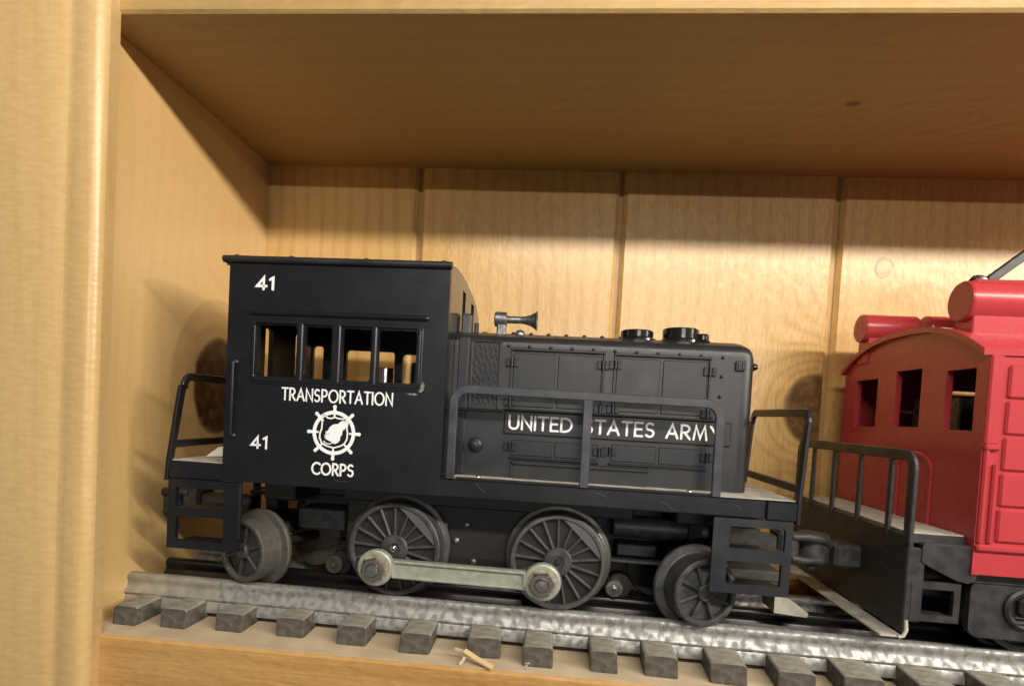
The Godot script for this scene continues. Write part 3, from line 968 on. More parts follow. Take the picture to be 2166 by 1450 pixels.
	# raised borders leave a channel along the rod
	for s in [1.0, -1.0]:
		m.bar([Vector3(ra.x + 5.0, ra.y + 2.1 * s, 24.2), Vector3(rb.x - 5.0, rb.y + 2.1 * s, 24.2)], Vector3.BACK, 0.8, -0.3, 0.75, 0.25)
		m.lathe(Vector3(ra.x if s > 0 else rb.x, ra.y if s > 0 else rb.y, 24.2), Vector3.BACK, [Vector2(5.0, 0), Vector2(5.0, 0.5), Vector2(4.6, 0.8), Vector2(3.4, 0.8), Vector2(3.0, 0.4), Vector2(0, 0.4)], 40)
		m.box((ra.x + 4.3 if s > 0 else rb.x - 5.3), (ra.x + 5.3 if s > 0 else rb.x - 4.3), 9.3, 13.3, 24.0, 24.9, 0.25)
	var rd := put(m, "side_rod", M.zinc, t)
	for q in [[ra, 0.3, M.nut], [rb, 0.1, M.nut]]:
		m = MB.new()
		m.cyl(Vector3(q[0].x, q[0].y, 17.0), Vector3(q[0].x, q[0].y, 24.8), 2.0, 16)
		m.lathe(Vector3(q[0].x, q[0].y, 24.9), Vector3.BACK, [Vector2(4.0, 0), Vector2(4.0, 0.35), Vector2(0, 0.4)], 28)
		put(m, "washer", M.rust, rd)
		m = MB.new()
		hexnut(m, Vector3(q[0].x, q[0].y, 25.25), 3.55, 2.0, q[1])
		put(m, "hex_nut", q[2], rd)

	# pilot and trailing wheels on swivelled trucks
	for q in [[-89.6, 11.2, deg_to_rad(-20.0), M.dusty_wheel, 6, 18.4], [43.6, 10.6, deg_to_rad(17.0), M.wheel, 8, 19.5]]:
		var tr := Node3D.new()
		tr.name = "truck"
		t.add_child(tr, true)
		tr.position = Vector3(q[0], q[1], 0) * MM
		tr.rotation.y = 0.0
		var yaw: float = q[2]
		wheel(tr, "truck_wheel", Vector3(0, 0, q[5]), 9.3, q[4], 2.4, 1.0, 1.6, yaw, M.wheel, q[3], 0.0, 0.35, 1.15, 2.6)
		wheel(tr, "truck_wheel", Vector3(-sin(yaw) * 34.0, 0, -17.5), 9.2, q[4], 2.4, 1.0, 1.6, yaw + PI, q[3], q[3], 0.0, 0.1)
		m = MB.new()
		var ax := Vector3(sin(yaw), 0, cos(yaw))
		m.cyl(Vector3(0, 0, q[5]) - ax * 9.0, Vector3(0, 0, q[5]) - ax * 30.0, 1.6, 14)
		m.box(-8.0, 8.0, 3.0, 8.0, -12.0, 6.0, 0.6)
		m.box(-2.0, 2.0, 7.0, 16.6, -6.0, 2.0, 0.4)
		put(m, "truck_frame", M.soot, tr)

	# pick-up rollers
	for q in [[20.9, M.nut], [-68.0, M.dusty_wheel]]:
		m = MB.new()
		m.lathe(Vector3(q[0], 4.5, -3.5), Vector3.BACK, [Vector2(0, -2), Vector2(2.6, -2), Vector2(2.9, -1.6), Vector2(2.9, 5.0), Vector2(2.5, 5.4), Vector2(1.5, 5.4), Vector2(1.3, 4.9), Vector2(0.9, 4.9), Vector2(0.8, 5.6), Vector2(0, 5.7)], 24)
		put(m, "pickup_roller", q[1], t)
		m = MB.new()
		m.box(q[0] - 2.0, q[0] + 3.0, 3.5, 11.0, -6.6, -5.7, 0.3)
		m.cyl(Vector3(q[0] + 1.6, 5.0, -4.8), Vector3(q[0] + 1.6, 5.0, -0.2), 3.6, 20)
		put(m, "roller_arm", M.soot, t)
	# knuckle couplers
	for s in [1.0, -1.0]:
		var x := 64.2 if s > 0.0 else -110.2
		m = MB.new()
		m.box(minf(x - 14.0 * s, x + 3.0 * s), maxf(x - 14.0 * s, x + 3.0 * s), 17.5, 24.5, -3.0, 3.0, 0.5)
		m.box(minf(x + 3.0 * s, x + 9.0 * s), maxf(x + 3.0 * s, x + 9.0 * s), 16.8, 26.0, -5.0, 4.0, 0.9)
		m.cyl(Vector3(x + 14.5 * s, 16.4, -1.5), Vector3(x + 14.5 * s, 25.6, -1.5), 4.6, 24, 0.8)
		m.tube([Vector3(x + 7.0 * s, 24.6, 3.2), Vector3(x + 11.0 * s, 25.0, 3.8), Vector3(x + 16.0 * s, 24.4, 3.0), Vector3(x + 18.6 * s, 22.5, 0.0)], 1.3, 10)
		m.tube([Vector3(x + 7.0 * s, 18.4, 3.4), Vector3(x + 11.0 * s, 18.0, 3.8), Vector3(x + 15.0 * s, 18.2, 2.8)], 1.2, 10)
		m.dome(Vector3(x + 13.0 * s, 16.5, 2.0), Vector3.DOWN, 1.4, 1.6)
		put(m, "coupler", M.wheel, t)
	# dusty shoe under the coupler
	m = MB.new()
	m.prism(PackedVector2Array([Vector2(66.0, 8.5), Vector2(69.0, 8.0), Vector2(75.5, 3.6), Vector2(75.2, 2.4), Vector2(66.0, 3.0)]), -3.0, 7.0)
	put(m, "coupler_shoe", M.dust, t)
	m = MB.new()
	m.box(50.0, 66.5, 12.5, 15.5, -10.0, 10.0, 0.5)
	m.prism(PackedVector2Array([Vector2(49.0, 30.5), Vector2(56.5, 30.5), Vector2(60.0, 27.0), Vector2(60.0, 20.0), Vector2(49.5, 20.0)]), -4.0, 9.0)
	put(m, "coupler_bracket", M.dusty_wheel, t)

func roof_y(arch: Array, z: float) -> float:
	for i in arch.size() - 1:
		var a: Vector2 = arch[i]
		var b: Vector2 = arch[i + 1]
		if z <= a.x and z >= b.x:
			return lerpf(a.y, b.y, (a.x - z) / (a.x - b.x))
	return arch[0].y if z > arch[0].x else arch[-1].y

func emblem(parent: Node, at: Vector3) -> void:
	# a ship's wheel round a shield with a winged wheel, flat white print; drawn in zoomed picture units about its centre
	var k := 0.93 / 53.3
	var up := func(x: float, y: float) -> Vector3:
		var v := Vector2(x - 630.0, -(y - 690.0)).rotated(deg_to_rad(3.1)) * k
		return at + Vector3(v.x, v.y, 0)
	var m := MB.new()
	m.lathe(at, Vector3.BACK, [Vector2(6.15, 0.0), Vector2(6.15, 0.06), Vector2(5.15, 0.06), Vector2(5.15, 0.0)], 64)
	for i in 8:
		var a := TAU * i / 8.0
		var q := Vector3(cos(a), sin(a), 0)
		m.bar([at + q * 5.2, at + q * 7.2], Vector3.BACK, 0.85, 0.0, 0.07, 0.01)
		m.lathe(at + q * 7.25, Vector3.BACK, [Vector2(0.5, 0.0), Vector2(0.5, 0.075), Vector2(0, 0.075)], 16)
		m.bar([at + q * 4.4, at + q * 5.2], Vector3.BACK, 0.5, 0.0, 0.065, 0.01)
	var shield := [[470, 395], [530, 450], [590, 462], [650, 442], [710, 462], [780, 470], [872, 455], [862, 530], [845, 610], [855, 700], [845, 790], [805, 860], [740, 900], [620, 930], [500, 895], [425, 850], [395, 770], [400, 700], [432, 620], [440, 520], [425, 440]]
	var pts := []
	for s in shield:
		pts.append(up.call(s[0], s[1]))
	pts.append(pts[0])
	m.bar(pts, Vector3.BACK, 0.42, 0.0, 0.06, 0.01)
	var blob := PackedVector2Array()
	for s in [[528, 660], [570, 592], [625, 556], [700, 548], [750, 510], [800, 497], [848, 525], [850, 585], [818, 625], [772, 660], [768, 715], [735, 755], [730, 805], [692, 850], [640, 868], [596, 840], [560, 820], [520, 800], [480, 780], [475, 735], [500, 695]]:
		var p: Vector3 = up.call(s[0], s[1])
		blob.append(Vector2(p.x, p.y))
	m.prism(blob, at.z, at.z + 0.065)
	var wc: Vector3 = up.call(545, 765)
	m.lathe(wc, Vector3.BACK, [Vector2(1.9, 0.0), Vector2(1.9, 0.06), Vector2(1.62, 0.06), Vector2(1.62, 0.0)], 40, 0.6, 5.3)
	var o := put(m, "emblem", M.white, parent)
	o.set_meta("label", "white printed ship's wheel emblem with a winged wheel")
	var d := MB.new()
	for i in 7:
		var a := 1.6 + 0.45 * i
		d.lathe(wc + Vector3(cos(a), sin(a), 0) * 1.05, Vector3.BACK, [Vector2(0.13, 0.0), Vector2(0.13, 0.09), Vector2(0, 0.09)], 8)
	put(d, "emblem_dots", M.plastic, parent)

func build_hood(t: Node3D) -> void:
	var hood := Node3D.new()
	hood.name = "hood"
	t.add_child(hood)
	var H := 14.0
	# shell: rounded crown, swept from the cab to the nose, closed by a rounded end
	var sec := [Vector2(H, 37.4), Vector2(H, 74.6)]
	for i in 6:
		var a := PI / 2 * (i + 1) / 6.0 * 0.86
		sec.append(Vector2(H - 3.2 + 3.2 * cos(a), 75.2 + 3.2 * sin(a)))
	sec.append_array([Vector2(7.5, 79.4), Vector2(4.0, 80.1), Vector2(0.0, 80.3)])
	var full := sec.duplicate()
	for i in range(sec.size() - 2, -1, -1):
		full.append(Vector2(-sec[i].x, sec[i].y))
	var m := MB.new()
	# nose rounding: sections shrink over the last millimetres
	var xs := [[-29.9, 0.0], [50.4, 0.0], [51.6, 0.12], [52.7, 0.55], [53.6, 1.3], [54.1, 2.2], [54.3, 3.2]]
	var ringpts := []
	for q in xs:
		var r := []
		for p in full:
			var ins: float = q[1]
			var y: float = p.y
			if y > 60.0:
				y -= ins * (y - 60.0) / 20.0
			r.append(Vector3(q[0], y, p.x * (1.0 - ins / H)))
		ringpts.append(r)
	var nrm := func(i: int, j: int) -> Vector3:
		var a0: Vector3 = ringpts[i][maxi(j - 1, 0)]
		var a1: Vector3 = ringpts[i][mini(j + 1, full.size() - 1)]
		if (j == 1):
			a0 = ringpts[i][1]
			a1 = ringpts[i][2]
		var b0: Vector3 = ringpts[maxi(i - 1, 0)][j]
		var b1: Vector3 = ringpts[mini(i + 1, xs.size() - 1)][j]
		if i == 1:
			b0 = ringpts[0][j]; b1 = ringpts[1][j]
		var n := (a1 - a0).cross(b1 - b0).normalized()
		if n.dot(ringpts[i][j] - Vector3(ringpts[i][j].x - 1.0, 55.0, 0.0)) < 0.0:
			n = -n
		return n
	for i in xs.size() - 1:
		for j in full.size() - 1:
			m.quads(ringpts[i][j], ringpts[i][j + 1], ringpts[i + 1][j + 1], ringpts[i + 1][j], nrm.call(i, j), nrm.call(i, j + 1), nrm.call(i + 1, j + 1), nrm.call(i + 1, j))
	# nose face
	var cap := PackedVector2Array()
	for p in ringpts[-1]:
		cap.append(Vector2(p.z, p.y))
	var cf := Transform3D(Basis(Vector3(0, 0, 1), Vector3(0, 1, 0), Vector3(-1, 0, 0)), Vector3(54.3, 0, 0))
	m.prism(cap, 0.0, 0.5, cf)
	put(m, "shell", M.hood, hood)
	# pilaster and recess next to the cab
	m = MB.new()
	m.box(-28.6, -25.6, 38.0, 77.4, 13.6, 14.5, 0.3)
	put(m, "pilaster", M.hood, hood)
	# doors: upper and lower pairs, each its own leaf
	for d in [[-12.8, -0.35, 58.2, 74.0], [-0.05, 12.6, 58.2, 74.0], [16.3, 28.75, 58.2, 73.8], [29.05, 41.6, 58.2, 73.8], [-12.3, 0.0, 44.2, 49.3], [0.3, 12.8, 44.2, 49.3], [16.1, 29.0, 44.2, 49.6], [29.3, 42.4, 44.2, 49.6]]:
		m = MB.new()
		m.box(d[0] + 0.2, d[1] - 0.2, d[2], d[3] - 0.6, 13.5, 14.28, 0.2)
		put(m, "door", M.hood, hood)
	# raised frame mouldings round the doors
	m = MB.new()
	for f in [[-13.2, 13.0, 57.6, 74.1], [15.9, 42.0, 57.6, 73.9]]:
		m.box(f[0] - 0.25, f[0] + 0.35, f[2], f[3], 13.7, 14.55, 0.15)
		m.box(f[1] - 0.35, f[1] + 0.25, f[2], f[3], 13.7, 14.55, 0.15)
		m.box(f[0] - 0.25, f[1] + 0.25, f[3], f[3] + 0.75, 13.7, 14.9, 0.2)
	for f in [[-12.6, 13.2], [15.7, 42.8]]:
		m.box(f[0], f[1], 43.1, 43.9, 13.7, 14.75, 0.3)
	m.box(-11.9, -11.1, 38.0, 42.0, 13.7, 14.75, 0.15)
	put(m, "door_moulding", M.hood, hood)
	# sill ledge
	m = MB.new()
	m.box(-11.6, 26.9, 41.6, 42.9, 13.7, 15.5, 0.35)
	m.box(-11.2, 26.6, 37.6, 41.7, 13.7, 14.7, 0.15)
	put(m, "sill", M.hood, hood)
	# letter board: a belt standing proud
	m = MB.new()
	m.box(-14.4, 48.7, 50.2, 56.9, 13.6, 14.7, 0.3)
	m.box(-14.8, 44.2, 56.9, 57.5, 13.6, 15.3, 0.25)
	put(m, "letter_board", M.hood, hood)
	m = MB.new()
	m.box(-29.0, -15.0, 56.2, 57.0, 13.6, 15.0, 0.25)
	put(m, "ledge", M.hood, hood)
	lettering(hood, "UNITED STATES ARMY", -12.9, 45.9, 51.6, 55.7, 14.71, 0.62)
	# hinges: two small leaves with knuckles
	for h in [[-13.0, 70.6], [12.7, 71.0], [16.1, 71.2], [41.9, 70.6], [-13.0, 59.4], [12.5, 58.5], [16.1, 58.9], [41.9, 58.9], [-12.4, 46.6], [13.0, 46.6], [16.0, 47.0], [42.5, 46.9]]:
		m = MB.new()
		for s in [-1.0, 1.0]:
			m.box(h[0] + 1.1 * s - 0.62, h[0] + 1.1 * s + 0.62, h[1] - 1.2, h[1] + 1.2, 13.9, 14.75, 0.15)
			for b in [-0.7, 0.1, 0.8]:
				m.box(h[0] + 1.1 * s - 0.4, h[0] + 1.1 * s + 0.4, h[1] + b - 0.15, h[1] + b + 0.15, 14.6, 14.95, 0.05)
		m.cyl(Vector3(h[0], h[1] - 1.2, 14.6), Vector3(h[0], h[1] + 1.2, 14.6), 0.42, 8)
		put(m, "hinge", M.hood, hood)
	# side rivets
	for p in [[-20.0, 77.0], [-14.2, 75.9], [-8.2, 75.8], [-2.2, 75.8], [3.8, 75.7], [9.8, 75.7], [15.8, 75.6], [21.8, 75.5], [27.7, 75.4], [33.6, 75.4], [39.4, 75.3], [45.2, 75.2], [45.2, 69.9], [45.0, 64.4], [-27.2, 72.0], [-27.2, 61.0]]:
		m = MB.new()
		m.dome(Vector3(p[0], p[1] - 0.5, 13.85), Vector3.BACK, 0.55, 0.75, 10)
		put(m, "rivet", M.hood, hood)
	# rivets along the crown
	for i in 8:
		m = MB.new()
		m.dome(Vector3(-14.0 + 5.3 * i, 79.8, 4.6), Vector3(0, 1, 0.2), 0.75, 0.8, 10)
		put(m, "crown_rivet", M.hood, hood)
	# radiator grille: a lattice of crossing bars in a frame
	m = MB.new()
	m.box(-25.2, -24.4, 57.2, 76.2, 13.6, 14.5, 0.2)
	m.box(-16.9, -16.1, 57.2, 76.2, 13.6, 14.5, 0.2)
	m.box(-25.2, -16.1, 76.0, 76.6, 13.6, 14.5, 0.2)
	m.box(-24.5, -16.8, 57.2, 76.2, 13.6, 14.08)
	# rows of slanting louvre cuts
	for col in 7:
		for row in 9:
			var y := 75.4 - row * 2.15 - (0.5 if col % 2 == 1 else 0.0)
			var x := -24.9 + col * 1.45 - 0.55 + fmod(row, 2.0) * 0.45
			if x < -24.3 or x > -17.6 or y < 58.6:
				continue
			m.bar([Vector3(x, y, 14.1), Vector3(x + 0.62, y - 1.55, 14.1)], Vector3.BACK, 0.34, -0.1, 0.4, 0.12)
	put(m, "grille", M.hood, hood)
	# filler knob, side vent, headlight cone
	m = MB.new()
	m.lathe(Vector3(-22.3, 46.6, 14.0), Vector3.BACK, [Vector2(2.2, 0), Vector2(2.2, 0.5), Vector2(1.9, 1.2), Vector2(1.3, 1.6), Vector2(1.1, 2.1), Vector2(0, 2.3)], 20)
	put(m, "filler_cap", M.hood, hood)
	m = MB.new()
	m.box(48.6, 51.3, 71.2, 73.9, 13.6, 14.8, 0.2)
	for i in 2:
		m.box(49.2 + i * 1.0, 49.8 + i * 1.0, 71.6, 73.4, 14.7, 15.1, 0.1)
	put(m, "side_vent", M.hood, hood)
	m = MB.new()
	m.lathe(Vector3(54.2, 73.6, 2.0), Vector3.RIGHT, [Vector2(3.2, 0), Vector2(2.6, 1.4), Vector2(1.3, 2.8), Vector2(0.7, 4.0), Vector2(0, 4.3)], 20)
	put(m, "headlight", M.gloss_black, hood)
	# exhaust stacks
	for q in [[23.1, 4.9, 80.2, 83.0], [36.0, 5.3, 80.2, 84.0]]:
		m = MB.new()
		var r: float = q[1]
		var h: float = q[3] - q[2]
		m.lathe(Vector3(q[0], q[2], 0), Vector3.UP, [Vector2(r + 0.9, -1.5), Vector2(r + 0.8, 0.3), Vector2(r, 0.8), Vector2(r, h - 0.3), Vector2(r - 0.3, h), Vector2(r - 1.3, h), Vector2(r - 1.6, h - 1.6), Vector2(0, h - 1.6)], 40)
		put(m, "exhaust_stack", M.gloss_black, hood)
	m = MB.new()
	m.lathe(Vector3(42.2, 80.0, 1.0), Vector3.UP, [Vector2(1.9, -1.5), Vector2(1.9, 2.2), Vector2(1.6, 2.7), Vector2(0, 3.0)], 20)
	m.dome(Vector3(42.0, 79.4, 5.2), Vector3(0, 1, 0.3), 1.9, 1.3)
	put(m, "filler_neck", M.gloss_black, hood)
	# horn on its bracket
	m = MB.new()
	m.box(-18.9, -16.3, 78.8, 83.5, 4.6, 7.4, 0.4)
	var hs := put(m, "horn", M.casting, hood)
	m = MB.new()
	m.lathe(Vector3(-19.7, 84.0, 6.0), Vector3.RIGHT, [Vector2(0, 0), Vector2(1.9, 0), Vector2(2.2, 0.3), Vector2(2.2, 3.3), Vector2(1.9, 3.6), Vector2(1.1, 3.7), Vector2(1.05, 8.0), Vector2(1.25, 9.4), Vector2(1.7, 10.8), Vector2(2.3, 11.9), Vector2(3.0, 12.6), Vector2(2.8, 12.7), Vector2(2.0, 11.9), Vector2(1.0, 10.0), Vector2(0, 9.0)], 28)
	put(m, "horn_bell", M.casting, hs)
	m = MB.new()
	m.sphere(Vector3(-12.0, 79.6, 5.0), 1.7)
	put(m, "horn_valve", M.casting, hs)
	# post beside the cab
	m = MB.new()
	m.box(-29.6, -26.6, 78.5, 85.2, 4.5, 7.5, 0.5)
	m.cyl(Vector3(-25.8, 79.0, 2.0), Vector3(-25.8, 83.2, 2.0), 0.7, 12, 0.1)
	m.cyl(Vector3(-24.0, 79.0, -4.0), Vector3(-24.0, 81.4, -4.0), 0.9, 12, 0.1)
	put(m, "vent_post", M.handrail, hood)

# ------------------------------------------------------------------ the red boxcab
func build_boxcab() -> void:
	var t := thing("boxcab_locomotive", "glossy red toy boxcab electric locomotive with black end platform", "toy locomotive", track_xf())
	var X0 := 105.8
	var X1 := 262.0
	var ZN := 25.0
	var ZF := -48.0
	var ctr := (ZN + ZF) / 2.0
	var efr := Transform3D(Basis(Vector3(0, 0, 1), Vector3(0, 1, 0), Vector3(-1, 0, 0)), Vector3(X0, 0, 0))
	var m := MB.new()
	var body := Node3D.new()
	body.name = "body"
	t.add_child(body)
	# arch of the roof
	var arch := []
	for i in 17:
		var f := i / 16.0
		var z := lerpf(ZN, ZF, f)
		var s := absf(f - 0.5) * 2.0
		arch.append(Vector2(z, 88.0 - 9.4 * pow(s, 2.6)))
	var wins := [[9.4, 21.0, 58.3, 74.3], [-14.8, -1.6, 58.7, 75.9], [-39.6, -25.4, 58.3, 74.4]]
	m.wall(ZF, ZN, 22.5, 77.0, -1.8, 0.0, wins, efr, 0.3)
	for i in arch.size() - 1:
		m.prism(PackedVector2Array([Vector2(arch[i].x, 77.0), arch[i] - Vector2(0, 0.5), arch[i + 1] - Vector2(0, 0.5), Vector2(arch[i + 1].x, 77.0)]), -1.79, -0.01, efr)
	var ew := put(m, "end_wall", M.red, body)
	# raised door outline on the end
	m = MB.new()
	var dp := [Vector3(X0, 31.5, -10.0), Vector3(X0, 46.0, -10.0)]
	for i in 7:
		var a := PI * i / 6.0
		dp.append(Vector3(X0, 47.0 + 4.0 * sin(a), -2.0 - 8.0 * cos(a)))
	dp.append_array([Vector3(X0, 46.0, 6.0), Vector3(X0, 31.5, 6.0)])
	m.bar(dp, Vector3.LEFT, 1.5, -0.3, 0.45, 0.3)
	m.bar([Vector3(X0, 31.5, -1.0), Vector3(X0, 48.0, -1.0)], Vector3.LEFT, 1.2, -0.3, 0.35, 0.2)
	put(m, "door_frame", M.red, ew)
	# far end and sides
	m = MB.new()
	var ff := efr
	ff.origin = Vector3(X1, 0, 0)
	m.wall(ZF, ZN, 22.5, 77.0, 0.0, 1.8, wins, ff, 0.3)
	for i in arch.size() - 1:
		m.prism(PackedVector2Array([Vector2(arch[i].x, 77.0), arch[i] - Vector2(0, 0.5), arch[i + 1] - Vector2(0, 0.5), Vector2(arch[i + 1].x, 77.0)]), 0.01, 1.79, ff)
	put(m, "end_wall", M.red, body)
	for s in [1.0, -1.0]:
		m = MB.new()
		var za := ZN - 1.8 if s > 0.0 else ZF
		var zb := ZN + 0.02 if s > 0.0 else ZF + 1.8
		m.wall(X0 + 0.02, X1 - 0.02, 22.6, 78.6, za, zb, [[142.0, 158.0, 56.0, 73.0], [180.0, 196.0, 56.0, 73.0]], Transform3D.IDENTITY, 0.3)
		var zo := ZN if s > 0.0 else ZF
		put(m, "side_wall", M.red, body)
		# louvre panels beside the corner post
		for c in [[110.4, 138.0], [162.0, 176.0], [200.0, 226.0]]:
			for r in 5:
				m = MB.new()
				var y0 := 31.0 + 8.9 * r
				m.box(c[0], c[1], y0, y0 + 8.3, zo + (-0.3 if s > 0.0 else -0.75), zo + (0.75 if s > 0.0 else 0.3), 0.5)
				put(m, "panel", M.red, body)
		m = MB.new()
		# corner post, with its foot rib, and the sill ledge
		var z1 := zo + (-0.3 if s > 0.0 else -0.9)
		var z2 := zo + (0.9 if s > 0.0 else 0.3)
		m.box(X0 + 0.1, X0 + 3.3, 55.0, 77.0, z1, z2, 0.4)
		m.box(X0 + 0.3, X0 + 1.6, 30.4, 54.2, z1, z2, 0.4)
		m.box(X0 + 2.6, X0 + 3.7, 30.4, 50.4, z1, z2, 0.4)
		m.box(X0 + 0.1, X0 + 3.6, 53.6, 55.2, z1, z2 + 0.3 * s, 0.4)
		m.box(X0 + 0.1, X1, 28.6, 30.2, zo - 0.4 if s > 0.0 else zo - 1.1, zo + 1.1 if s > 0.0 else zo + 0.4, 0.4)
		put(m, "corner_post", M.red, body)
	# roof: shell with overhang past the end wall
	m = MB.new()
	var pl := PackedVector2Array()
	for q in arch:
		pl.append(Vector2(ctr + (q.x - ctr) * 1.015, q.y))
	for i in range(arch.size() - 1, -1, -1):
		pl.append(Vector2(ctr + (arch[i].x - ctr) * 1.015, arch[i].y - 1.6))
	var rfr := Transform3D(efr.basis, Vector3.ZERO)
	m.prism(pl, -X1 - 1.5, -X0 + 1.6, rfr, true)
	var roof := put(m, "roof", M.red, body)
	# air tanks on cradles
	for q in [[106.0, 190.0, 92.6, 12.0, 5.4], [103.8, 121.8, 92.4, -36.0, 4.9], [124.6, 146.0, 92.6, -36.0, 5.0]]:
		m = MB.new()
		var r: float = q[4]
		m.lathe(Vector3(q[0], q[2], q[3]), Vector3.RIGHT, [Vector2(0, 0), Vector2(r * 0.90, 0), Vector2(r * 0.95, 0.1), Vector2(r, 0.6), Vector2(r, q[1] - q[0] - 0.6), Vector2(r - 0.5, q[1] - q[0]), Vector2(0, q[1] - q[0])], 40)
		var tank := put(m, "air_tank", M.red, roof)
		m = MB.new()
		m.box(q[0] + 1.5, q[1] - 1.0, 80.0, q[2] - r * 0.6, q[3] - 3.4, q[3] + 3.4, 0.3)
		put(m, "cradle", M.red, tank)
	# pantograph
	m = MB.new()
	m.box(122.0, 160.0, 87.0, 104.0, -16.0, -8.0, 0.8)
	put(m, "pantograph_base", M.red, roof)
	m = MB.new()
	m.bar([Vector3(128.5, 104.4, -12.0), Vector3(160.0, 131.0, -12.0)], Vector3.BACK, 2.6, -1.0, 1.0, 0.3)
	m.bar([Vector3(192.0, 104.4, -12.0), Vector3(160.0, 131.0, -12.0)], Vector3.BACK, 2.6, -1.0, 1.0, 0.3)
	put(m, "pantograph_arm", M.black_frame, roof)
	m = MB.new()
	m.lathe(Vector3(125.5, 103.4, -12.0), Vector3(0.6, 1, 0), [Vector2(2.6, 0), Vector2(2.4, 1.4), Vector2(1.4, 2.2), Vector2(0, 2.4)], 20)
	put(m, "pantograph_pivot", M.casting, roof)
	# dark interior floor
	m = MB.new()
	m.box(X0 + 2.0, X1 - 2.0, 30.0, 34.0, ZF + 2.0, ZN - 2.0)
	m.box(128.0, 240.0, 34.0, 66.0, -30.0, 8.0, 1.0)
	put(m, "motor", M.soot, t)
	m = MB.new()
	m.box(122.0, 127.5, 34.0, 69.0, -34.0, -10.0, 0.5)
	put(m, "weight", M.casting, t)

	# ---- black end platform
	m = MB.new()
	m.box(91.4, X0 - 0.1, 28.6, 31.3, ZF + 1.0, 22.6, 0.5)
	var deck := put(m, "platform", M.black_frame, t)
	m = MB.new()
	m.box(92.0, X0 - 0.4, 31.31, 31.6, ZF + 1.6, 22.0)
	put(m, "dust_film", M.dust, deck)
	# rounded corner casting
	for s in [1.0, -1.0]:
		var zc := 23.9 if s > 0.0 else ZF + 0.5
		m = MB.new()
		m.prism(PackedVector2Array([Vector2(94.4, 24.6), Vector2(97.0, 23.2), Vector2(103.0, 20.4), Vector2(105.6, 20.0), Vector2(107.2, 21.0), Vector2(107.8, 23.0), Vector2(107.7, 27.0), Vector2(107.0, 28.2), Vector2(105.5, 28.9), Vector2(94.4, 28.9)]), zc - 1.4, zc + 0.6, Transform3D.IDENTITY, true)
		m.box(94.6, 107.4, 27.6, 29.4, zc - 1.8, zc + 0.5, 0.5)
		put(m, "corner_casting", M.black_frame, t)
		m = MB.new()
		m.wall(92.6, 104.2, 9.6, 19.6, zc - 0.9, zc + 0.4, [[94.8, 102.7, 11.3, 17.8]], Transform3D.IDENTITY, 0.3)
		m.box(94.0, 103.5, 9.0, 10.6, zc - 6.0, zc - 0.95, 0.3)
		m.box(94.0, 103.5, 17.6, 19.0, zc - 6.0, zc - 0.95, 0.3)
		put(m, "step_frame", M.black_frame, t)
	# pilot plate with a curled lip, and the railing above it
	m = MB.new()
	m.box(91.0, 92.4, 6.0, 31.0, ZF + 2.0, 24.3, 0.3)
	m.box(91.4, 95.5, 9.0, 28.0, 22.9, 24.2, 0.4)
	var pp := put(m, "pilot_plate", M.black_frame, t)
	m = MB.new()
	m.tube([Vector3(91.8, 9.5, 24.2), Vector3(92.0, 7.0, 24.4), Vector3(91.5, 5.4, 24.3), Vector3(90.3, 5.0, 24.2)], 0.5, 8)
	m.box(86.0, 91.6, 4.7, 5.3, ZF + 4.0, 24.2, 0.2)
	put(m, "lip", M.dust, pp)
	m = MB.new()
	var rp := [Vector3(91.1, 29.0, 23.8), Vector3(91.1, 47.5, 23.8)]
	for i in 6:
		var a := PI / 2 * i / 5.0
		rp.append(Vector3(91.1, 47.6 + 3.6 * sin(a), 20.2 + 3.6 * cos(a)))
	for i in 6:
		var a := PI / 2 * i / 5.0
		rp.append(Vector3(91.1, 47.6 + 3.6 * cos(a), ZF + 5.0 - 3.6 * sin(a)))
	rp.append(Vector3(91.1, 29.0, ZF + 1.4))
	m.bar(rp, Vector3.RIGHT, 2.9, -0.6, 0.6, 0.25)
	var er := put(m, "end_railing", M.black_frame, t)
	for z in [14.2, -2.2, -18.8, -34.5]:
		m = MB.new()
		m.bar([Vector3(91.1, 29.0, z), Vector3(91.1, 50.2, z)], Vector3.RIGHT, 1.7, -0.5, 0.5, 0.2)
		put(m, "baluster", M.black_frame, er)
	# side frame with a journal box
	var sf: MeshInstance3D
	for s in [-1.0, 1.0]:
		m = MB.new()
		var zc := 21.2 if s > 0.0 else ZF + 2.6
		m.prism(rect(108.0, 176.0, 5.9, 20.4, 2.6), zc - 1.2, zc + 0.8, Transform3D.IDENTITY, true)
		m.box(107.0, 178.0, 19.6, 22.4, zc - 1.2, zc + 1.2, 0.4)
		sf = put(m, "side_frame", M.black_frame, t)
	m = MB.new()
	m.lathe(Vector3(121.0, 14.0, 21.9), Vector3.BACK, [Vector2(5.2, 0), Vector2(5.2, 0.8), Vector2(4.6, 1.3), Vector2(3.7, 1.0), Vector2(3.3, 0.3)], 32)
	m.box(118.6, 124.0, 12.6, 17.2, 21.8, 24.4, 0.9)
	m.box(117.5, 125.0, 9.9, 11.2, 21.8, 23.4, 0.5)
	m.box(118.0, 125.0, 11.5, 12.4, 21.8, 23.2, 0.4)
	put(m, "journal_box", M.black_frame, sf)
	for x in [124.0, 160.0]:
		for z in [17.5, -18.9]:
			wheel(t, "truck_wheel", Vector3(x, 11.3, z), 9.6, 6, 2.4, 1.0, 1.6, 0.0 if z > 0.0 else PI, M.wheel, M.wheel, 0.0, 0.2)
	m = MB.new()
	m.box(100.0, 176.0, 12.0, 24.0, -12.0, 10.0, 0.8)
	put(m, "truck_frame", M.soot, t)
	m = MB.new()
	m.box(84.0, 100.0, 16.0, 23.0, -8.0, 2.0, 1.0)
	put(m, "coupler", M.wheel, t)

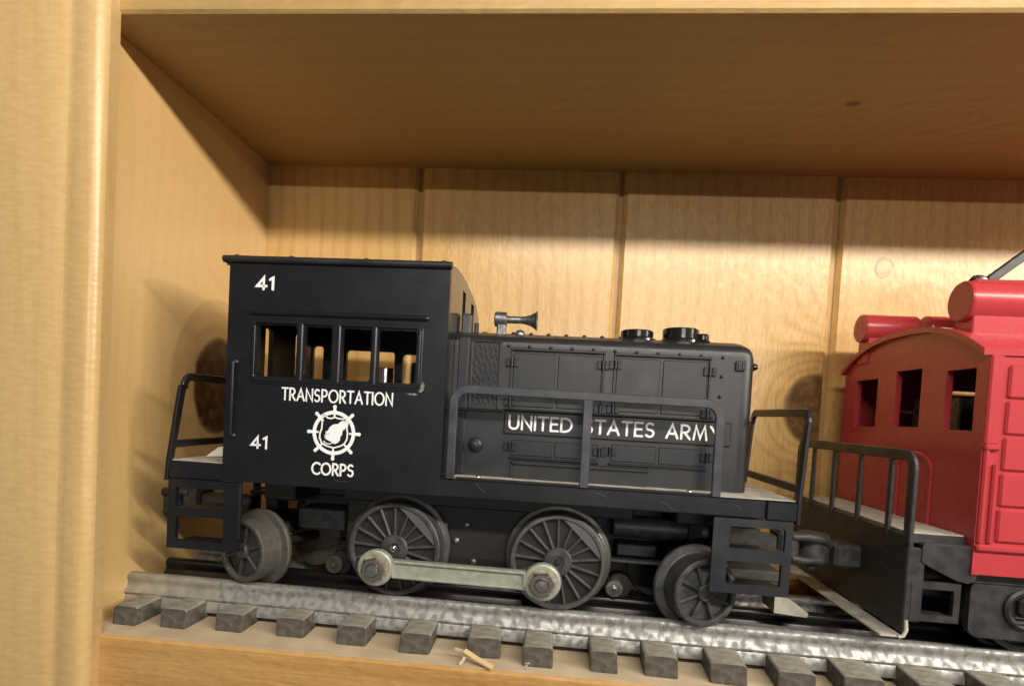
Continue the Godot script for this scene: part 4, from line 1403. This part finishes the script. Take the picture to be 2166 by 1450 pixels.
# ------------------------------------------------------------------ crumbs
func build_crumbs() -> void:
	var xf := track_xf()
	var straw := mat(lin(0.62, 0.45, 0.22), 0.7)
	var t := thing("wood_splinter", "pale wood splinter lying on the dusty shelf against a tie", "splinter", Transform3D(Basis.IDENTITY, xf * (Vector3(-17.0, -9.5, 32.6) * MM)))
	var m := MB.new()
	m.bar([Vector3(-2.6, 2.9, -1.6), Vector3(0.6, 1.7, -0.3), Vector3(5.2, 0.55, 1.6)], Vector3(0, 0.9, 0.4).normalized(), 1.5, -0.4, 0.4, 0.15)
	put(m, "sliver", straw, t)
	m = MB.new()
	m.bar([Vector3(-3.4, 0.3, 0.6), Vector3(-2.6, 1.2, 0.0), Vector3(-2.4, 2.0, -0.4)], Vector3.BACK, 0.8, -0.3, 0.3, 0.1)
	m.bar([Vector3(-5.4, 2.9, -2.4), Vector3(-2.6, 2.4, -2.0)], Vector3.BACK, 0.9, -0.35, 0.35, 0.1)
	put(m, "shaving", mat(lin(0.50, 0.40, 0.28), 0.85), t)
	var l := thing("lint_curl", "tiny curl of white lint at the foot of a tie", "lint", Transform3D(Basis.IDENTITY, xf * (Vector3(-0.3, -9.3, 31.4) * MM)))
	m = MB.new()
	var pts := []
	for i in 14:
		var a := 0.4 + 0.34 * i
		var r := 0.55 + 0.05 * i * sin(2.3 * i)
		pts.append(Vector3(-2.6 + r * cos(a) * 0.9, 0.95 + r * sin(a), 0.1 + 0.06 * i + 0.12 * sin(3.1 * i)))
	m.tube(pts, 0.11, 5)
	m.tube([Vector3(-2.9, 0.5, 0.3), Vector3(-2.2, 0.35, 0.8), Vector3(-1.6, 0.55, 1.0), Vector3(-1.2, 0.3, 1.4)], 0.08, 5)
	put(m, "curl", mat(lin(0.55, 0.52, 0.46), 0.9), l)
	var s := thing("paper_scrap", "crumpled white scrap on the platform behind the switcher cab", "scrap", Transform3D(Basis.IDENTITY, xf * (Vector3(-101.0, 37.6, 6.0) * MM)))
	m = MB.new()
	var c := [Vector3(-5.5, 0.1, 5.5), Vector3(-3.5, 2.9, 2.0), Vector3(-0.5, 3.6, 0.0), Vector3(3.5, 4.4, -2.0), Vector3(4.5, 2.4, 1.0), Vector3(1.5, 0.4, 4.0), Vector3(0.0, 1.8, 6.0)]
	var n0 := Vector3(0, 0.5, 0.9).normalized()
	for i in 6:
		m.tri(c[6], c[i], c[(i + 1) % 6], n0, n0, n0)
		m.tri(c[6] - Vector3(0, 0.5, 1.2), c[i] - Vector3(0, 0.08, 1.0), c[(i + 1) % 6] - Vector3(0, 0.08, 1.0), -n0, -n0, -n0)
	put(m, "paper", mat(lin(0.72, 0.68, 0.60), 0.9), s)
	m = MB.new()
	m.box(0.0, 7.0, 0.05, 1.6, 2.5, 6.0, 0.5)
	put(m, "dark_crumb", M.soot, s)

# ------------------------------------------------------------------
func _ready() -> void:
	# camera: 65 mm above the shelf, an arm's length closer than the shelf is deep; the frame is a crop, hence the shifted lens
	var cam := Camera3D.new()
	cam.name = "camera"
	add_child(cam)
	cam.rotation_order = EULER_ORDER_YXZ
	cam.position = Vector3(0, 66.0, 144.5) * MM
	cam.rotation_degrees = Vector3(-1.9762, 4.717, 3.1804)
	var f := 1220.0
	cam.near = 0.01
	cam.far = 30.0
	cam.projection = Camera3D.PROJECTION_FRUSTUM
	cam.size = cam.near * 1450.0 / f
	cam.frustum_offset = Vector2(1083.0 - 1072.7, 912.75 - 725.0) / f * cam.near
	cam.current = true
	var lens := CameraAttributesPhysical.new()
	lens.frustum_near = 0.01
	lens.frustum_far = 30.0
	lens.frustum_focal_length = 2.4
	lens.frustum_focus_distance = 0.172
	lens.exposure_aperture = 2.0
	cam.attributes = lens

	var env := Environment.new()
	env.background_mode = Environment.BG_COLOR
	env.background_color = lin(0.112, 0.108, 0.104)
	env.tonemap_mode = Environment.TONE_MAPPER_LINEAR
	env.tonemap_exposure = 1.0
	env.sdfgi_enabled = true
	env.ssao_enabled = true
	env.ssil_enabled = true
	var we := WorldEnvironment.new()
	we.environment = env
	add_child(we)

	# a strip of small cabinet lamps in front of the shelf, above and to the right of the camera
	for i in 26:
		var q := [-0.06 + 0.034 * i, 0.0091 + 0.00042 * i]
		var o := OmniLight3D.new()
		o.name = "strip_lamp"
		o.light_energy = q[1]
		o.light_size = 0.006
		o.light_color = Color(1.0, 0.965, 0.91)
		o.omni_range = 6.0
		o.omni_attenuation = 2.0
		o.shadow_enabled = true
		add_child(o, true)
		o.position = Vector3(q[0], 0.240, 0.235)
	# and a farther row of ceiling tubes
	var l := AreaLight3D.new()
	l.name = "ceiling_tube"
	l.area_size = Vector2(1.8, 0.035)
	l.area_normalize_energy = true
	l.light_energy = 4.0
	l.light_color = Color(1.0, 0.975, 0.94)
	l.shadow_enabled = true
	l.area_range = 12.0
	add_child(l, true)
	l.look_at_from_position(Vector3(0.60, 0.60, 4.6), Vector3(0.60, 0.08, 0.0), Vector3.UP)

	materials()
	build_shelf()
	build_track()
	build_switcher()
	build_boxcab()
	build_crumbs()
